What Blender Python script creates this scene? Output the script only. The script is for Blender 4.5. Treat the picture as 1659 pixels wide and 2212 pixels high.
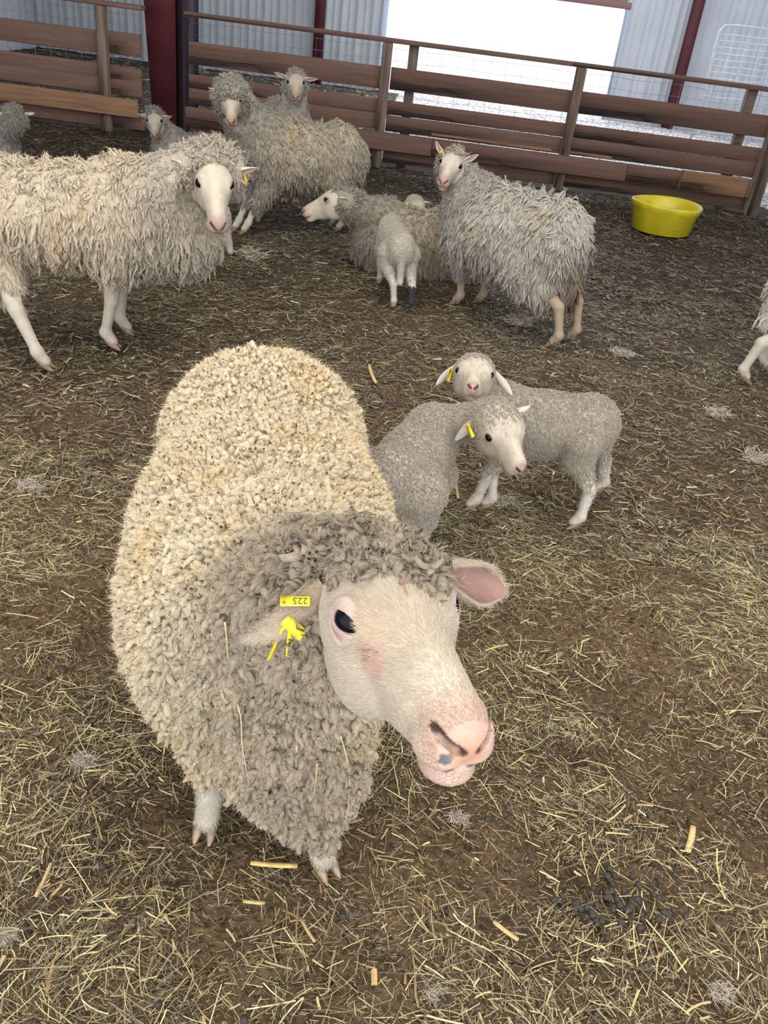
import bpy, math, time
import numpy as np
from mathutils import Vector, Matrix
T0 = time.time()
for o in list(bpy.data.objects):
    bpy.data.objects.remove(o)
C = bpy.context.scene.collection
SC = bpy.context.scene
F32 = np.float32

# ------------------------------------------------------------------ camera
CAM_H, PITCH, ROLL, FOC = 1.45, math.radians(31.0), math.radians(7.4), 1850.0
cd = bpy.data.cameras.new('camera')
cam = bpy.data.objects.new('camera', cd)
C.objects.link(cam)
cd.sensor_fit = 'VERTICAL'
cd.sensor_height = 24.0
cd.lens = FOC / 2212.0 * 24.0
#ZOOM
cd.clip_start = 0.02
cd.clip_end = 300
f_ = np.array([0, math.cos(PITCH), -math.sin(PITCH)])
u0 = np.array([0, math.sin(PITCH), math.cos(PITCH)])
r0 = np.array([1.0, 0, 0])
r_ = math.cos(ROLL) * r0 + math.sin(ROLL) * u0
u_ = math.cos(ROLL) * u0 - math.sin(ROLL) * r0
cam.matrix_world = Matrix(((r_[0], u_[0], -f_[0], 0), (r_[1], u_[1], -f_[1], 0), (r_[2], u_[2], -f_[2], CAM_H), (0, 0, 0, 1)))
SC.camera = cam

# ------------------------------------------------------------------ light
SC.view_settings.view_transform = 'Standard'
SC.view_settings.look = 'None'
SC.view_settings.gamma = 1.0
SC.view_settings.use_curve_mapping = False
SC.view_settings.exposure = 0.0
SC.cycles.max_bounces = 6
SC.cycles.diffuse_bounces = 4
SC.cycles.use_adaptive_sampling = True
SC.cycles.adaptive_threshold = 0.02
SC.cycles.sample_clamp_indirect = 4.0
SC.cycles.debug_use_compact_bvh = True
SC.cycles.tile_size = 1024
SC.cycles.denoising_prefilter = 'FAST'

world = bpy.data.worlds.new('overcast_sky')
SC.world = world
world.use_nodes = True
bg = world.node_tree.nodes['Background']
bg.inputs[0].default_value = (0.90, 0.95, 1.0, 1)
bg.inputs[1].default_value = 4.0


def area(name, loc, direction, sx, sy, power, col):
    l = bpy.data.lights.new(name, 'AREA')
    l.shape = 'RECTANGLE'
    l.size, l.size_y, l.energy, l.color = sx, sy, power, col
    o = bpy.data.objects.new(name, l)
    o.location = loc
    o.rotation_euler = Vector(direction).to_track_quat('-Z', 'Y').to_euler()
    C.objects.link(o)
    return o


area('skylight_over_pen', (0.0, 2.6, 4.1), (0, 0.0, -1), 4.4, 4.6, 230, (1.0, 0.97, 0.92))
area('aisle_fill_light', (2.2, 13.0, 4.2), (0, 0, -1), 9.0, 4.0, 150, (0.90, 0.94, 1.0))  # unseen lamp added to brighten the gravel behind the fence
area('open_barn_side', (0.5, -3.4, 2.3), (0, 1, -0.12), 10.0, 3.2, 90, (0.97, 0.98, 1.0))
area('rim_light_over_door', (1.2, 16.1, 3.1), (0, -1, -0.22), 8.0, 1.6, 420, (0.80, 0.88, 1.0))  # unseen lamp added above the doorway to rim-light the wool


# ------------------------------------------------------------------ noise + sdf toolkit
def hash3(ix, iy, iz, seed=0):
    n = (ix.astype(np.int64) * 73856093) ^ (iy.astype(np.int64) * 19349663) ^ (iz.astype(np.int64) * 83492791) ^ (seed * 2654435)
    n = (n ^ (n >> 13)) * 1274126177
    n = n ^ (n >> 16)
    return ((n & 0xFFFFFF) / float(0xFFFFFF)).astype(F32)


def vnoise(p, scale=1.0, seed=0):
    q = p * scale
    i = np.floor(q).astype(np.int64)
    f = (q - i).astype(F32)
    f = f * f * (3 - 2 * f)
    out = 0
    for dx in (0, 1):
        wx = f[:, 0] if dx else 1 - f[:, 0]
        for dy in (0, 1):
            wy = f[:, 1] if dy else 1 - f[:, 1]
            for dz in (0, 1):
                wz = f[:, 2] if dz else 1 - f[:, 2]
                out = out + hash3(i[:, 0] + dx, i[:, 1] + dy, i[:, 2] + dz, seed) * wx * wy * wz
    return out * 2 - 1


def fbm(p, scale, octs=3, seed=0):
    a, s, out, tot = 1.0, scale, 0, 0
    for k in range(octs):
        out = out + a * vnoise(p, s, seed + k * 17)
        tot += a
        a *= 0.5
        s *= 2.03
    return out / tot


def cells(p, scale, seed=0):
    """smooth rounded bumps: 1 at a cell's middle, 0 at its border, plus a value per cell"""
    q = p * scale
    i = np.floor(q).astype(np.int64)
    d1 = np.full(len(p), 9.0, F32)
    d2 = np.full(len(p), 9.0, F32)
    cid = np.zeros(len(p), F32)
    for dx in (-1, 0, 1):
        for dy in (-1, 0, 1):
            for dz in (-1, 0, 1):
                jx, jy, jz = i[:, 0] + dx, i[:, 1] + dy, i[:, 2] + dz
                c = np.stack([jx + hash3(jx, jy, jz, seed), jy + hash3(jx, jy, jz, seed + 1), jz + hash3(jx, jy, jz, seed + 2)], 1)
                d = np.sqrt(((q - c) ** 2).sum(1)).astype(F32)
                v = hash3(jx, jy, jz, seed + 3)
                m = d < d1
                d2 = np.where(m, d1, np.minimum(d2, d))
                cid = np.where(m, v, cid)
                d1 = np.where(m, d, d1)
    return np.clip((d2 - d1) * 1.4, 0, 1), cid, d1


def V(*a):
    return np.array(a, float)


def nrm(v):
    v = np.asarray(v, float)
    return v / (np.linalg.norm(v, axis=-1, keepdims=True) + 1e-12)


def ell(p, c, r, R=None):
    q = p - np.asarray(c, F32)
    if R is not None:
        q = q @ np.asarray(R, F32)
    r = np.asarray(r, F32)
    k0 = np.sqrt(((q / r) ** 2).sum(1))
    k1 = np.sqrt(((q / (r * r)) ** 2).sum(1)) + 1e-6
    return np.where(k0 < 0.02, -r.min(), k0 * (k0 - 1) / k1)


def cap(p, a, b, ra, rb):
    a = np.asarray(a, F32)
    b = np.asarray(b, F32)
    ab = b - a
    h = np.clip(((p - a) @ ab) / max(float(ab @ ab), 1e-9), 0, 1)
    return np.sqrt(((p - a - h[:, None] * ab) ** 2).sum(1)) - (ra + (rb - ra) * h)


def smin(a, b, k):
    h = np.clip(0.5 + 0.5 * (b - a) / k, 0, 1)
    return b + (a - b) * h - k * h * (1 - h)


def smax(a, b, k):
    return -smin(-a, -b, k)


def surface(f, lo, hi, h):
    """surface nets of f<0, evaluated finely only near the surface"""
    B = 4
    lo = np.asarray(lo, float)
    n = (np.ceil((np.asarray(hi) - lo) / h / B).astype(int) + 1) * B
    cx = [lo[k] + h * (np.arange(0, n[k], B) + (B - 1) / 2) for k in range(3)]
    g = np.stack(np.meshgrid(*cx, indexing='ij'), -1).reshape(-1, 3).astype(F32)
    cv = f(g)
    val = np.repeat(np.repeat(np.repeat(cv.reshape(n // B), B, 0), B, 1), B, 2).astype(F32)
    near = np.nonzero(np.abs(cv) < h * B * 1.6)[0]
    nb = n // B
    bi = np.stack(np.unravel_index(near, nb), 1) * B
    off = np.stack(np.meshgrid(*[np.arange(B)] * 3, indexing='ij'), -1).reshape(-1, 3)
    CH = 4000
    for s in range(0, len(bi), CH):
        idx = (bi[s:s + CH, None, :] + off[None]).reshape(-1, 3)
        val[idx[:, 0], idx[:, 1], idx[:, 2]] = f((lo + idx * h).astype(F32))
    ins = val < 0
    cnt = sum(ins[a:n[0] - 1 + a, b:n[1] - 1 + b, c:n[2] - 1 + c].astype(np.int8) for a in (0, 1) for b in (0, 1) for c in (0, 1))
    act = (cnt > 0) & (cnt < 8)
    ids = np.full(act.shape, -1, np.int64)
    ci = np.stack(np.nonzero(act), 1)
    ids[act] = np.arange(len(ci))
    acc = np.zeros((len(ci), 3))
    num = np.zeros(len(ci))
    for ax in range(3):
        o1, o2 = [k for k in range(3) if k != ax]
        for a in (0, 1):
            for b in (0, 1):
                c0 = ci.copy()
                c0[:, o1] += a
                c0[:, o2] += b
                c1 = c0.copy()
                c1[:, ax] += 1
                v0 = val[c0[:, 0], c0[:, 1], c0[:, 2]]
                v1 = val[c1[:, 0], c1[:, 1], c1[:, 2]]
                m = (v0 < 0) != (v1 < 0)
                t = np.where(m, v0 / np.where(m, v0 - v1, 1), 0)
                p = c0.astype(float)
                p[:, ax] += t
                acc += p * m[:, None]
                num += m
    P = lo + acc / num[:, None] * h
    quads = []
    for ax in range(3):
        o1, o2 = [(1, 2), (2, 0), (0, 1)][ax]
        sl = [slice(None)] * 3
        a = np.moveaxis(ins, ax, 0)
        cr = np.moveaxis(a[1:] != a[:-1], 0, ax)
        e = np.stack(np.nonzero(cr), 1)
        e = e[(e[:, o1] > 0) & (e[:, o2] > 0) & (e[:, o1] < n[o1] - 1) & (e[:, o2] < n[o2] - 1)]
        q = []
        for da, db in ((0, 0), (1, 0), (1, 1), (0, 1)):
            c = e.copy()
            c[:, o1] -= da
            c[:, o2] -= db
            q.append(ids[c[:, 0], c[:, 1], c[:, 2]])
        q = np.stack(q, 1)
        flip = ~ins[e[:, 0], e[:, 1], e[:, 2]]
        q[flip] = q[flip][:, ::-1]
        quads.append(q)
    Q = np.concatenate(quads)
    return P, Q[(Q >= 0).all(1)]


def vnormals(P, Q):
    a = P[Q[:, 2]] - P[Q[:, 0]]
    b = P[Q[:, 3 if Q.shape[1] == 4 else 1]] - P[Q[:, 1 if Q.shape[1] == 4 else 0]]
    nf = np.cross(a, b)
    N = np.zeros_like(P)
    for k in range(Q.shape[1]):
        for c in range(3):
            N[:, c] += np.bincount(Q[:, k], nf[:, c], len(P))
    return nrm(N)


def sample_surface(P, Q, n, rng, weight=None):
    T = np.concatenate([Q[:, [0, 1, 2]], Q[:, [0, 2, 3]]])
    cr = np.cross(P[T[:, 1]] - P[T[:, 0]], P[T[:, 2]] - P[T[:, 0]])
    ar = np.linalg.norm(cr, axis=1)
    if weight is not None:
        ar = ar * weight(P[T].mean(1))
    idx = rng.choice(len(T), n, p=ar / ar.sum())
    u, v = rng.random(n), rng.random(n)
    m = u + v > 1
    u[m], v[m] = 1 - u[m], 1 - v[m]
    t = T[idx]
    pos = P[t[:, 0]] * (1 - u - v)[:, None] + P[t[:, 1]] * u[:, None] + P[t[:, 2]] * v[:, None]
    return pos, t[:, 0]


def tubes(path, rad, sides, twist=None):
    """path (n,s,3), rad (n,s) -> one mesh of n closed-ended tubes"""
    n, s, _ = path.shape
    tan = np.gradient(path, axis=1)
    tan = nrm(tan)
    ref = nrm(np.cross(tan[:, s // 2], np.random.default_rng(5).normal(size=(n, 3))))
    b1 = nrm(ref[:, None] - (ref[:, None] * tan).sum(-1, keepdims=True) * tan)
    b2 = np.cross(tan, b1)
    ang = np.arange(sides) * 2 * math.pi / sides
    ring = (b1[:, :, None] * np.cos(ang)[None, None, :, None] + b2[:, :, None] * np.sin(ang)[None, None, :, None]) * rad[:, :, None, None]
    P = (path[:, :, None] + ring).reshape(-1, 3)
    base = (np.arange(n) * s * sides)[:, None, None]
    i = np.arange(s - 1)[None, :, None] * sides
    k = np.arange(sides)[None, None]
    k2 = (k + 1) % sides
    Q = np.stack([base + i + k, base + i + k2, base + i + sides + k2, base + i + sides + k], -1).reshape(-1, 4)
    return P, Q


def ribbons(path, wid, side):
    n, s, _ = path.shape
    P = np.stack([path - side * wid[..., None], path + side * wid[..., None]], 2).reshape(-1, 3)
    base = (np.arange(n) * s * 2)[:, None]
    i = np.arange(s - 1)[None] * 2
    Q = np.stack([base + i, base + i + 1, base + i + 3, base + i + 2], -1).reshape(-1, 4)
    return P, Q


# ------------------------------------------------------------------ object helpers
def tag(o, label=None, cat=None, group=None, kind=None):
    if label: o['label'] = label
    if cat: o['category'] = cat
    if group: o['group'] = group
    if kind: o['kind'] = kind
    return o


def empty(name, loc, rz=0.0):
    o = bpy.data.objects.new(name, None)
    o.location = loc
    o.rotation_euler = (0, 0, rz)
    o.empty_display_size = 0.05
    C.objects.link(o)
    return o


def mesh_obj(name, P, Q, mat, parent=None, col=None, strand=None, smooth=True, origin=None, mi=None, mats=None):
    me = bpy.data.meshes.new(name)
    P = np.asarray(P, float)
    org = np.zeros(3) if origin is None else np.asarray(origin, float)
    Pl = (P - org).astype(F32)
    me.vertices.add(len(Pl))
    me.vertices.foreach_set('co', Pl.ravel())
    if isinstance(Q, list):
        tot = [len(q) for q in Q]
        fl = np.array([i for q in Q for i in q], np.int32)
        st = np.concatenate([[0], np.cumsum(tot)[:-1]]).astype(np.int32)
    else:
        fl = Q.astype(np.int32).ravel()
        st = (np.arange(len(Q)) * Q.shape[1]).astype(np.int32)
    me.loops.add(len(fl))
    me.loops.foreach_set('vertex_index', fl)
    me.polygons.add(len(st))
    me.polygons.foreach_set('loop_start', st)
    if smooth:
        me.polygons.foreach_set('use_smooth', np.ones(len(st), bool))
    if mats:
        for m in mats: me.materials.append(m)
    else:
        me.materials.append(mat)
    if mi is not None:
        me.polygons.foreach_set('material_index', np.asarray(mi, np.int32))
    me.update(calc_edges=True)
    if col is not None:
        a = me.attributes.new('tint', 'BYTE_COLOR', 'POINT')
        c4 = np.ones((len(Pl), 4), F32)
        c4[:, :3] = np.clip(col, 0, 1)
        a.data.foreach_set('color', c4.ravel())
    if strand is not None:
        a = me.attributes.new('strand', 'FLOAT_VECTOR', 'POINT')
        a.data.foreach_set('vector', strand.astype(F32).ravel())
    o = bpy.data.objects.new(name, me)
    C.objects.link(o)
    if parent is not None:
        o.parent = parent
    if origin is not None and parent is None:
        o.location = org
    return o


class MB:
    """collects boxes and tubes, links them as one mesh"""
    def __init__(s):
        s.P, s.Q, s.n = [], [], 0

    def add(s, P, Q):
        P = np.asarray(P, float)
        s.P.append(P)
        s.Q += [[i + s.n for i in q] for q in (Q.tolist() if hasattr(Q, 'tolist') else Q)]
        s.n += len(P)
        return s

    def box(s, lo, hi, bev=0.0, seed=None):
        lo, hi = np.minimum(lo, hi).astype(float), np.maximum(lo, hi).astype(float)
        if bev <= 0:
            P = [(x, y, z) for x in (lo[0], hi[0]) for y in (lo[1], hi[1]) for z in (lo[2], hi[2])]
            return s.add(P, [[0, 1, 3, 2], [4, 6, 7, 5], [0, 4, 5, 1], [2, 3, 7, 6], [0, 2, 6, 4], [1, 5, 7, 3]])
        P, ids = [], {}
        for i in (0, 1):
            for j in (0, 1):
                for k in (0, 1):
                    c = [(lo, hi)[i][0], (lo, hi)[j][1], (lo, hi)[k][2]]
                    for ax in range(3):
                        q = list(c)
                        for o2 in range(3):
                            if o2 != ax:
                                q[o2] += bev * (1 if (i, j, k)[o2] == 0 else -1)
                        ids[(i, j, k, ax)] = len(P)
                        P.append(q)
        Q = []
        for ax in range(3):
            a, b = [x for x in range(3) if x != ax]
            for e in (0, 1):
                def key(u, v):
                    t = [0, 0, 0]
                    t[ax], t[a], t[b] = e, u, v
                    return ids[tuple(t) + (ax,)]
                Q.append([key(0, 0), key(1, 0), key(1, 1), key(0, 1)])
            for u in (0, 1):
                for v in (0, 1):
                    def k2(w, which):
                        t = [0, 0, 0]
                        t[ax], t[a], t[b] = w, u, v
                        return ids[tuple(t) + (which,)]
                    Q.append([k2(0, a), k2(1, a), k2(1, b), k2(0, b)])
        for i in (0, 1):
            for j in (0, 1):
                for k in (0, 1):
                    Q.append([ids[(i, j, k, 0)], ids[(i, j, k, 1)], ids[(i, j, k, 2)]])
        return s.add(P, Q)

    def tube(s, pts, r, sides=8, capped=True):
        pts = np.asarray(pts, float)[None]
        r = np.broadcast_to(np.asarray(r, float), (1, pts.shape[1]))
        P, Q = tubes(pts, r, sides)
        Q = Q.tolist()
        if capped:
            m = len(P)
            Q += [list(range(sides))[::-1], list(range(m - sides, m))]
        return s.add(P, Q)

    def xform(s, M3, t):
        s.P = [p @ np.asarray(M3).T + np.asarray(t) for p in s.P]
        return s

    def build(s, name, mat, parent=None, smooth=False, origin=None):
        return mesh_obj(name, np.concatenate(s.P), s.Q, mat, parent, smooth=smooth, origin=origin)


# ------------------------------------------------------------------ materials
def mat(name, col=(0.5, 0.5, 0.5), rough=0.6, metal=0.0, sheen=0.0, tint=False, noise=None, bump=None, coat=0.0, spec=0.5, stretch=None, trans=0.0, fibre=None):
    m = bpy.data.materials.new(name)
    m.use_nodes = True
    nt = m.node_tree
    b = nt.nodes['Principled BSDF']
    b.inputs['Base Color'].default_value = (*col, 1)
    b.inputs['Roughness'].default_value = rough
    b.inputs['Metallic'].default_value = metal
    b.inputs['Specular IOR Level'].default_value = spec
    if sheen:
        b.inputs['Sheen Weight'].default_value = sheen
        b.inputs['Sheen Roughness'].default_value = 0.6
    if coat:
        b.inputs['Coat Weight'].default_value = coat
    tc = nt.nodes.new('ShaderNodeTexCoord')
    vec = tc.outputs['Object']
    if fibre:
        af = nt.nodes.new('ShaderNodeAttribute')
        af.attribute_name = 'strand'
        vec = af.outputs['Vector']
    if stretch:
        mp = nt.nodes.new('ShaderNodeMapping')
        mp.inputs['Scale'].default_value = stretch
        nt.links.new(vec, mp.inputs['Vector'])
        vec = mp.outputs['Vector']
    cs = None
    if tint:
        at = nt.nodes.new('ShaderNodeAttribute')
        at.attribute_name = 'tint'
        cs = at.outputs['Color']
    if noise:  # (scale, dark colour factor, detail)
        nz = nt.nodes.new('ShaderNodeTexNoise')
        nz.inputs['Scale'].default_value = noise[0]
        nz.inputs['Detail'].default_value = noise[2]
        nt.links.new(vec, nz.inputs['Vector'])
        rp = nt.nodes.new('ShaderNodeMapRange')
        rp.inputs['From Min'].default_value = 0.3
        rp.inputs['From Max'].default_value = 0.7
        rp.inputs['To Min'].default_value = noise[1]
        rp.inputs['To Max'].default_value = 1.0 + (1 - noise[1]) * 0.4
        nt.links.new(nz.outputs['Fac'], rp.inputs['Value'])
        vm = nt.nodes.new('ShaderNodeVectorMath')
        vm.operation = 'SCALE'
        if cs is not None:
            nt.links.new(cs, vm.inputs[0])
        else:
            vm.inputs[0].default_value = col
        nt.links.new(rp.outputs[0], vm.inputs['Scale'])
        cs = vm.outputs[0]
    if cs is not None:
        nt.links.new(cs, b.inputs['Base Color'])
    if bump:  # (scale, distance, detail)
        nz = nt.nodes.new('ShaderNodeTexNoise')
        nz.inputs['Scale'].default_value = bump[0]
        nz.inputs['Detail'].default_value = bump[2]
        nt.links.new(vec, nz.inputs['Vector'])
        bp = nt.nodes.new('ShaderNodeBump')
        bp.inputs['Distance'].default_value = bump[1]
        bp.inputs['Strength'].default_value = 1.0
        nt.links.new(nz.outputs['Fac'], bp.inputs['Height'])
        nt.links.new(bp.outputs[0], b.inputs['Normal'])
    if trans:
        tr = nt.nodes.new('ShaderNodeBsdfTranslucent')
        mx = nt.nodes.new('ShaderNodeMixShader')
        mx.inputs[0].default_value = trans
        out = nt.nodes['Material Output']
        if cs is not None:
            nt.links.new(cs, tr.inputs[0])
        else:
            tr.inputs[0].default_value = (*col, 1)
        nt.links.new(b.outputs[0], mx.inputs[1])
        nt.links.new(tr.outputs[0], mx.inputs[2])
        nt.links.new(mx.outputs[0], out.inputs[0])
    return m


M = {}
M['skin'] = mat('short_white_hair', tint=True, rough=0.75, sheen=0.05, noise=(60, 0.9, 3), bump=(420, 0.0012, 3), spec=0.2)
M['wool'] = mat('wool', tint=True, rough=0.95, sheen=0.12, noise=(3.2, 0.70, 5), bump=(4.5, 0.0040, 5), spec=0.05, trans=0.10, fibre=True)
M['fuzz'] = mat('wool_fuzz', tint=True, rough=0.9, sheen=0.1, spec=0.15, trans=0.35)
M['hoof'] = mat('hoof_horn', (0.25, 0.17, 0.105), 0.45, noise=(60, 0.35, 4), bump=(120, 0.001, 3))
M['eye'] = mat('eye', (0.004, 0.004, 0.006), 0.04, coat=0.0, spec=0.08)
M['tagy'] = mat('yellow_plastic', (0.85, 0.62, 0.02), 0.35, noise=(80, 0.8, 2))
M['ink'] = mat('black_ink', (0.03, 0.025, 0.02), 0.6)
M['faded'] = mat('faded_print', (0.42, 0.33, 0.03), 0.6)
M['tub'] = mat('yellow_tub_plastic', (0.64, 0.52, 0.02), 0.42, noise=(9, 0.8, 5), bump=(30, 0.002, 3))
M['straw'] = mat('straw', tint=True, rough=0.6, noise=(120, 0.8, 2), trans=0.1)
M['dirt'] = mat('trodden_dirt', tint=True, rough=0.95, noise=(60, 0.45, 9), bump=(75, 0.022, 9), spec=0.12)
M['dung'] = mat('dung', (0.030, 0.022, 0.015), 0.75, bump=(120, 0.002, 3))
M['gravel'] = mat('pale_gravel', (0.66, 0.61, 0.60), 0.9, noise=(22, 0.05, 3), bump=(30, 0.03, 4))
M['wood'] = mat('fence_board', (0.170, 0.092, 0.066), 0.75, noise=(4, 0.72, 6), bump=(14, 0.0025, 6), stretch=(0.5, 6, 9))
M['wood2'] = mat('fence_board_pale', (0.28, 0.145, 0.075), 0.75, noise=(5, 0.6, 8), bump=(14, 0.0025, 6), stretch=(0.5, 6, 9))
M['post'] = mat('weathered_post', (0.20, 0.135, 0.10), 0.8, noise=(5, 0.5, 8), bump=(14, 0.0025, 6), stretch=(7, 7, 0.6))
M['clad'] = mat('white_steel_cladding', (0.52, 0.55, 0.59), 0.45, noise=(2, 0.9, 3))
M['red'] = mat('red_oxide_steel', (0.115, 0.022, 0.028), 0.55, noise=(4, 0.7, 5))
M['dark'] = mat('dark_steel', (0.035, 0.022, 0.032), 0.5)
M['galv'] = mat('galvanized_steel', (0.80, 0.83, 0.88), 0.35, 0.15, noise=(30, 0.8, 3))
M['wire'] = mat('fence_wire', (0.30, 0.31, 0.34), 0.4, 0.6)
M['roof'] = mat('roof_sheet', (0.30, 0.28, 0.26), 0.6)
M['trim'] = mat('door_trim', (0.55, 0.62, 0.72), 0.4)
M['lintel'] = mat('door_lintel', (0.30, 0.16, 0.15), 0.7)


# ------------------------------------------------------------------ setting
def grid(x0, x1, y0, y1, nx, ny, yf=None):
    u = np.linspace(0, 1, nx)
    v = np.linspace(0, 1, ny)
    if yf: v = yf(v)
    X, Y = np.meshgrid(x0 + (x1 - x0) * u, y0 + (y1 - y0) * v, indexing='ij')
    P = np.stack([X.ravel(), Y.ravel(), np.zeros(nx * ny)], 1)
    i, j = np.meshgrid(np.arange(nx - 1), np.arange(ny - 1), indexing='ij')
    a = (i * ny + j).ravel()
    return P, np.stack([a, a + ny, a + ny + 1, a + 1], 1)


def ground_h(P):
    q = P.copy()
    q[:, 2] = 0
    return 0.012 * fbm(q, 3.1, 2, 3) + 0.012 * fbm(q, 14, 3, 9) - 0.012


P, Q = grid(-7, 7, -1.2, 16.6, 360, 480, lambda v: v ** 1.5)
P[:, 2] = ground_h(P)
nz = fbm(P, 2.2, 4, 21)
n2 = fbm(P, 9, 3, 5)
far = np.clip((P[:, 1] - 2.5) / 4, 0, 1)
c = np.array([0.120, 0.076, 0.040]) * (1 + 0.40 * nz + 0.35 * n2)[:, None]
c = c * (1 - far[:, None]) + np.array([0.085, 0.066, 0.050]) * (1 + 0.3 * nz + 0.3 * n2)[:, None] * far[:, None]
tag(mesh_obj('floor', P, Q, M['dirt'], col=c), kind='structure')

# ground outside the doorway, pale crushed gravel
rng = np.random.default_rng(11)
P, Q = grid(-0.75, 7, 9.3, 16.58, 160, 140)
P[:, 2] = ground_h(P) + 0.012 + 0.02 * np.abs(fbm(P, 26, 2, 5)) - 0.03 * np.clip((9.75 - P[:, 1] + .2 * fbm(P, 2, 2, 6)) * 2, 0, 1) - .03 * np.clip((-.6 - P[:, 0]) * 8, 0, 1)
sp = hash3(np.floor(P[:, 0] * 26), np.floor(P[:, 1] * 26), P[:, 0] * 0, 3)
tag(mesh_obj('ground_gravel_aisle', P, Q, M['gravel']), kind='structure')
P, Q = grid(-25, 30, 16.58, 60, 110, 110, lambda v: v ** 2)
P[:, 2] = 0.05 * fbm(P, 2.5, 3, 8) - 0.02
tag(mesh_obj('ground_outside', P, Q, M['gravel']), kind='structure')

# corrugated back wall (two stretches either side of the doorway), side walls, roof
YW = 16.5


def cladding(name, xa, xb, z0, z1, y=YW, axis='x'):
    xs, pr = [], []
    x = xa
    while x < xb:
        for dx, d in ((0, 0), (0.025, 0.022), (0.055, 0.022), (0.08, 0), (0.15, 0), (0.158, 0.006), (0.17, 0.006), (0.178, 0)):
            if x + dx <= xb:
                xs.append(x + dx)
                pr.append(d)
        x += 0.26
    xs.append(xb)
    pr.append(0)
    P, Q = [], []
    for k, (x, d) in enumerate(zip(xs, pr)):
        if axis == 'x':
            P += [(x, y - d, z0), (x, y - d, z1)]
        else:
            P += [(y + (d if y < 0 else -d), x, z0), (y + (d if y < 0 else -d), x, z1)]
        if k:
            Q.append([2 * k - 2, 2 * k, 2 * k + 1, 2 * k - 1])
    return tag(mesh_obj(name, P, Q, M['clad'], smooth=False), kind='structure')


cladding('wall_back_west', -7.0, -1.03, -.08, 4.4)
cladding('wall_back_east', 2.90, 7.0, -.08, 4.4)
cladding('wall_back_upper', -1.03, 2.90, 2.35, 2.45)
cladding('wall_left', -1.2, YW, -.08, 4.4, -7.0, 'y')
cladding('wall_right', -1.2, YW, -.08, 4.4, 7.0, 'y')
m = MB()
m.box((-7, -1.2, 4.4), (7, YW, 4.46))
tag(m.build('ceiling', M['roof']), kind='structure')
# doorway: partly raised sheet door, its bottom rail, pale jambs
m = MB()
m.box((-1.05, YW - 0.02, 1.74), (2.94, YW + 0.03, 2.5))
d = m.build('door_1', M['clad'])
tag(d, kind='structure')
MB().box((-1.05, YW - 0.06, 1.66), (2.94, YW + 0.04, 1.76), 0.008).build('trim_1', M['lintel'])
MB().box((-1.10, YW - 0.05, 0), (-1.0, YW + 0.03, 2.5), 0.006).build('trim_2', M['trim'])
MB().box((2.86, YW - 0.05, 0), (2.94, YW + 0.03, 2.5), 0.006).build('trim_3', M['trim'])
for n in ('trim_1', 'trim_2', 'trim_3'):
    tag(bpy.data.objects[n], kind='structure')
# red oxide steel posts of the building on the back wall
for x, lab in ((-2.12, 'slim red oxide steel post on the cladding west of the bright doorway'), (3.98, 'red oxide steel post on the cladding east of the bright doorway')):
    m = MB()
    m.box((x - 0.075, YW - 0.22, 0), (x + 0.075, YW - 0.205, 4.4))
    m.box((x - 0.012, YW - 0.205, 0), (x + 0.012, YW - 0.045, 4.4))
    m.box((x - 0.075, YW - 0.045, 0), (x + 0.075, YW - 0.03, 4.4))
    tag(m.build('steel_post', M['red'], origin=(x, YW - 0.1, 0)), lab, 'post')

# big frame column in the fence line
col = empty('frame_column', (-2.62, 9.45, 0))
tag(col, 'dark red steel frame column standing in the plank fence', 'column')


def tapered(x0b, x1b, x0t, x1t, y0, y1, zt):
    P = [(x0b, y0, 0), (x1b, y0, 0), (x1b, y1, 0), (x0b, y1, 0), (x0t, y0, zt), (x1t, y0, zt), (x1t, y1, zt), (x0t, y1, zt)]
    return P, [[0, 1, 5, 4], [1, 2, 6, 5], [2, 3, 7, 6], [3, 0, 4, 7], [4, 5, 6, 7], [3, 2, 1, 0]]


MB().add(*tapered(-0.20, 0.035, -0.46, 0.035, -0.16, -0.14, 4.38)).build('flange', M['red'], col)
MB().add(*tapered(-0.20, 0.035, -0.46, 0.035, 0.12, 0.14, 4.38)).build('flange', M['red'], col)
MB().add(*tapered(-0.09, -0.075, -0.20, -0.185, -0.14, 0.12, 4.38)).build('web', M['red'], col)
MB().box((0.062, -0.18, 0), (0.185, 0.14, 4.38), 0.004).build('inner_post', M['dark'], col)
MB().box((-0.25, -0.2, 0.0), (0.2, 0.18, 0.018)).build('base_plate', M['dark'], col)

# ------------------------------------------------------------------ plank fence
FY = 9.06
fence = empty('plank_fence', (0, FY, 0))
tag(fence, 'long brown plank fence across the back of the sheep pen', 'fence')
rng = np.random.default_rng(3)


def board(x0, x1, z0, z1, y=0.0, mt='wood', name='board', th=0.036, dz=0.0):
    m = MB()
    m.box((x0, y, z0), (x1, y + th, z1), 0.004)
    P = m.P[0]
    P[:, 2] += dz * (P[:, 0] - x0) / (x1 - x0)
    mid = np.array([(x0 + x1) / 2, 0, (z0 + z1) / 2])
    o = m.build(name, M[mt], fence)
    return o


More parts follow.
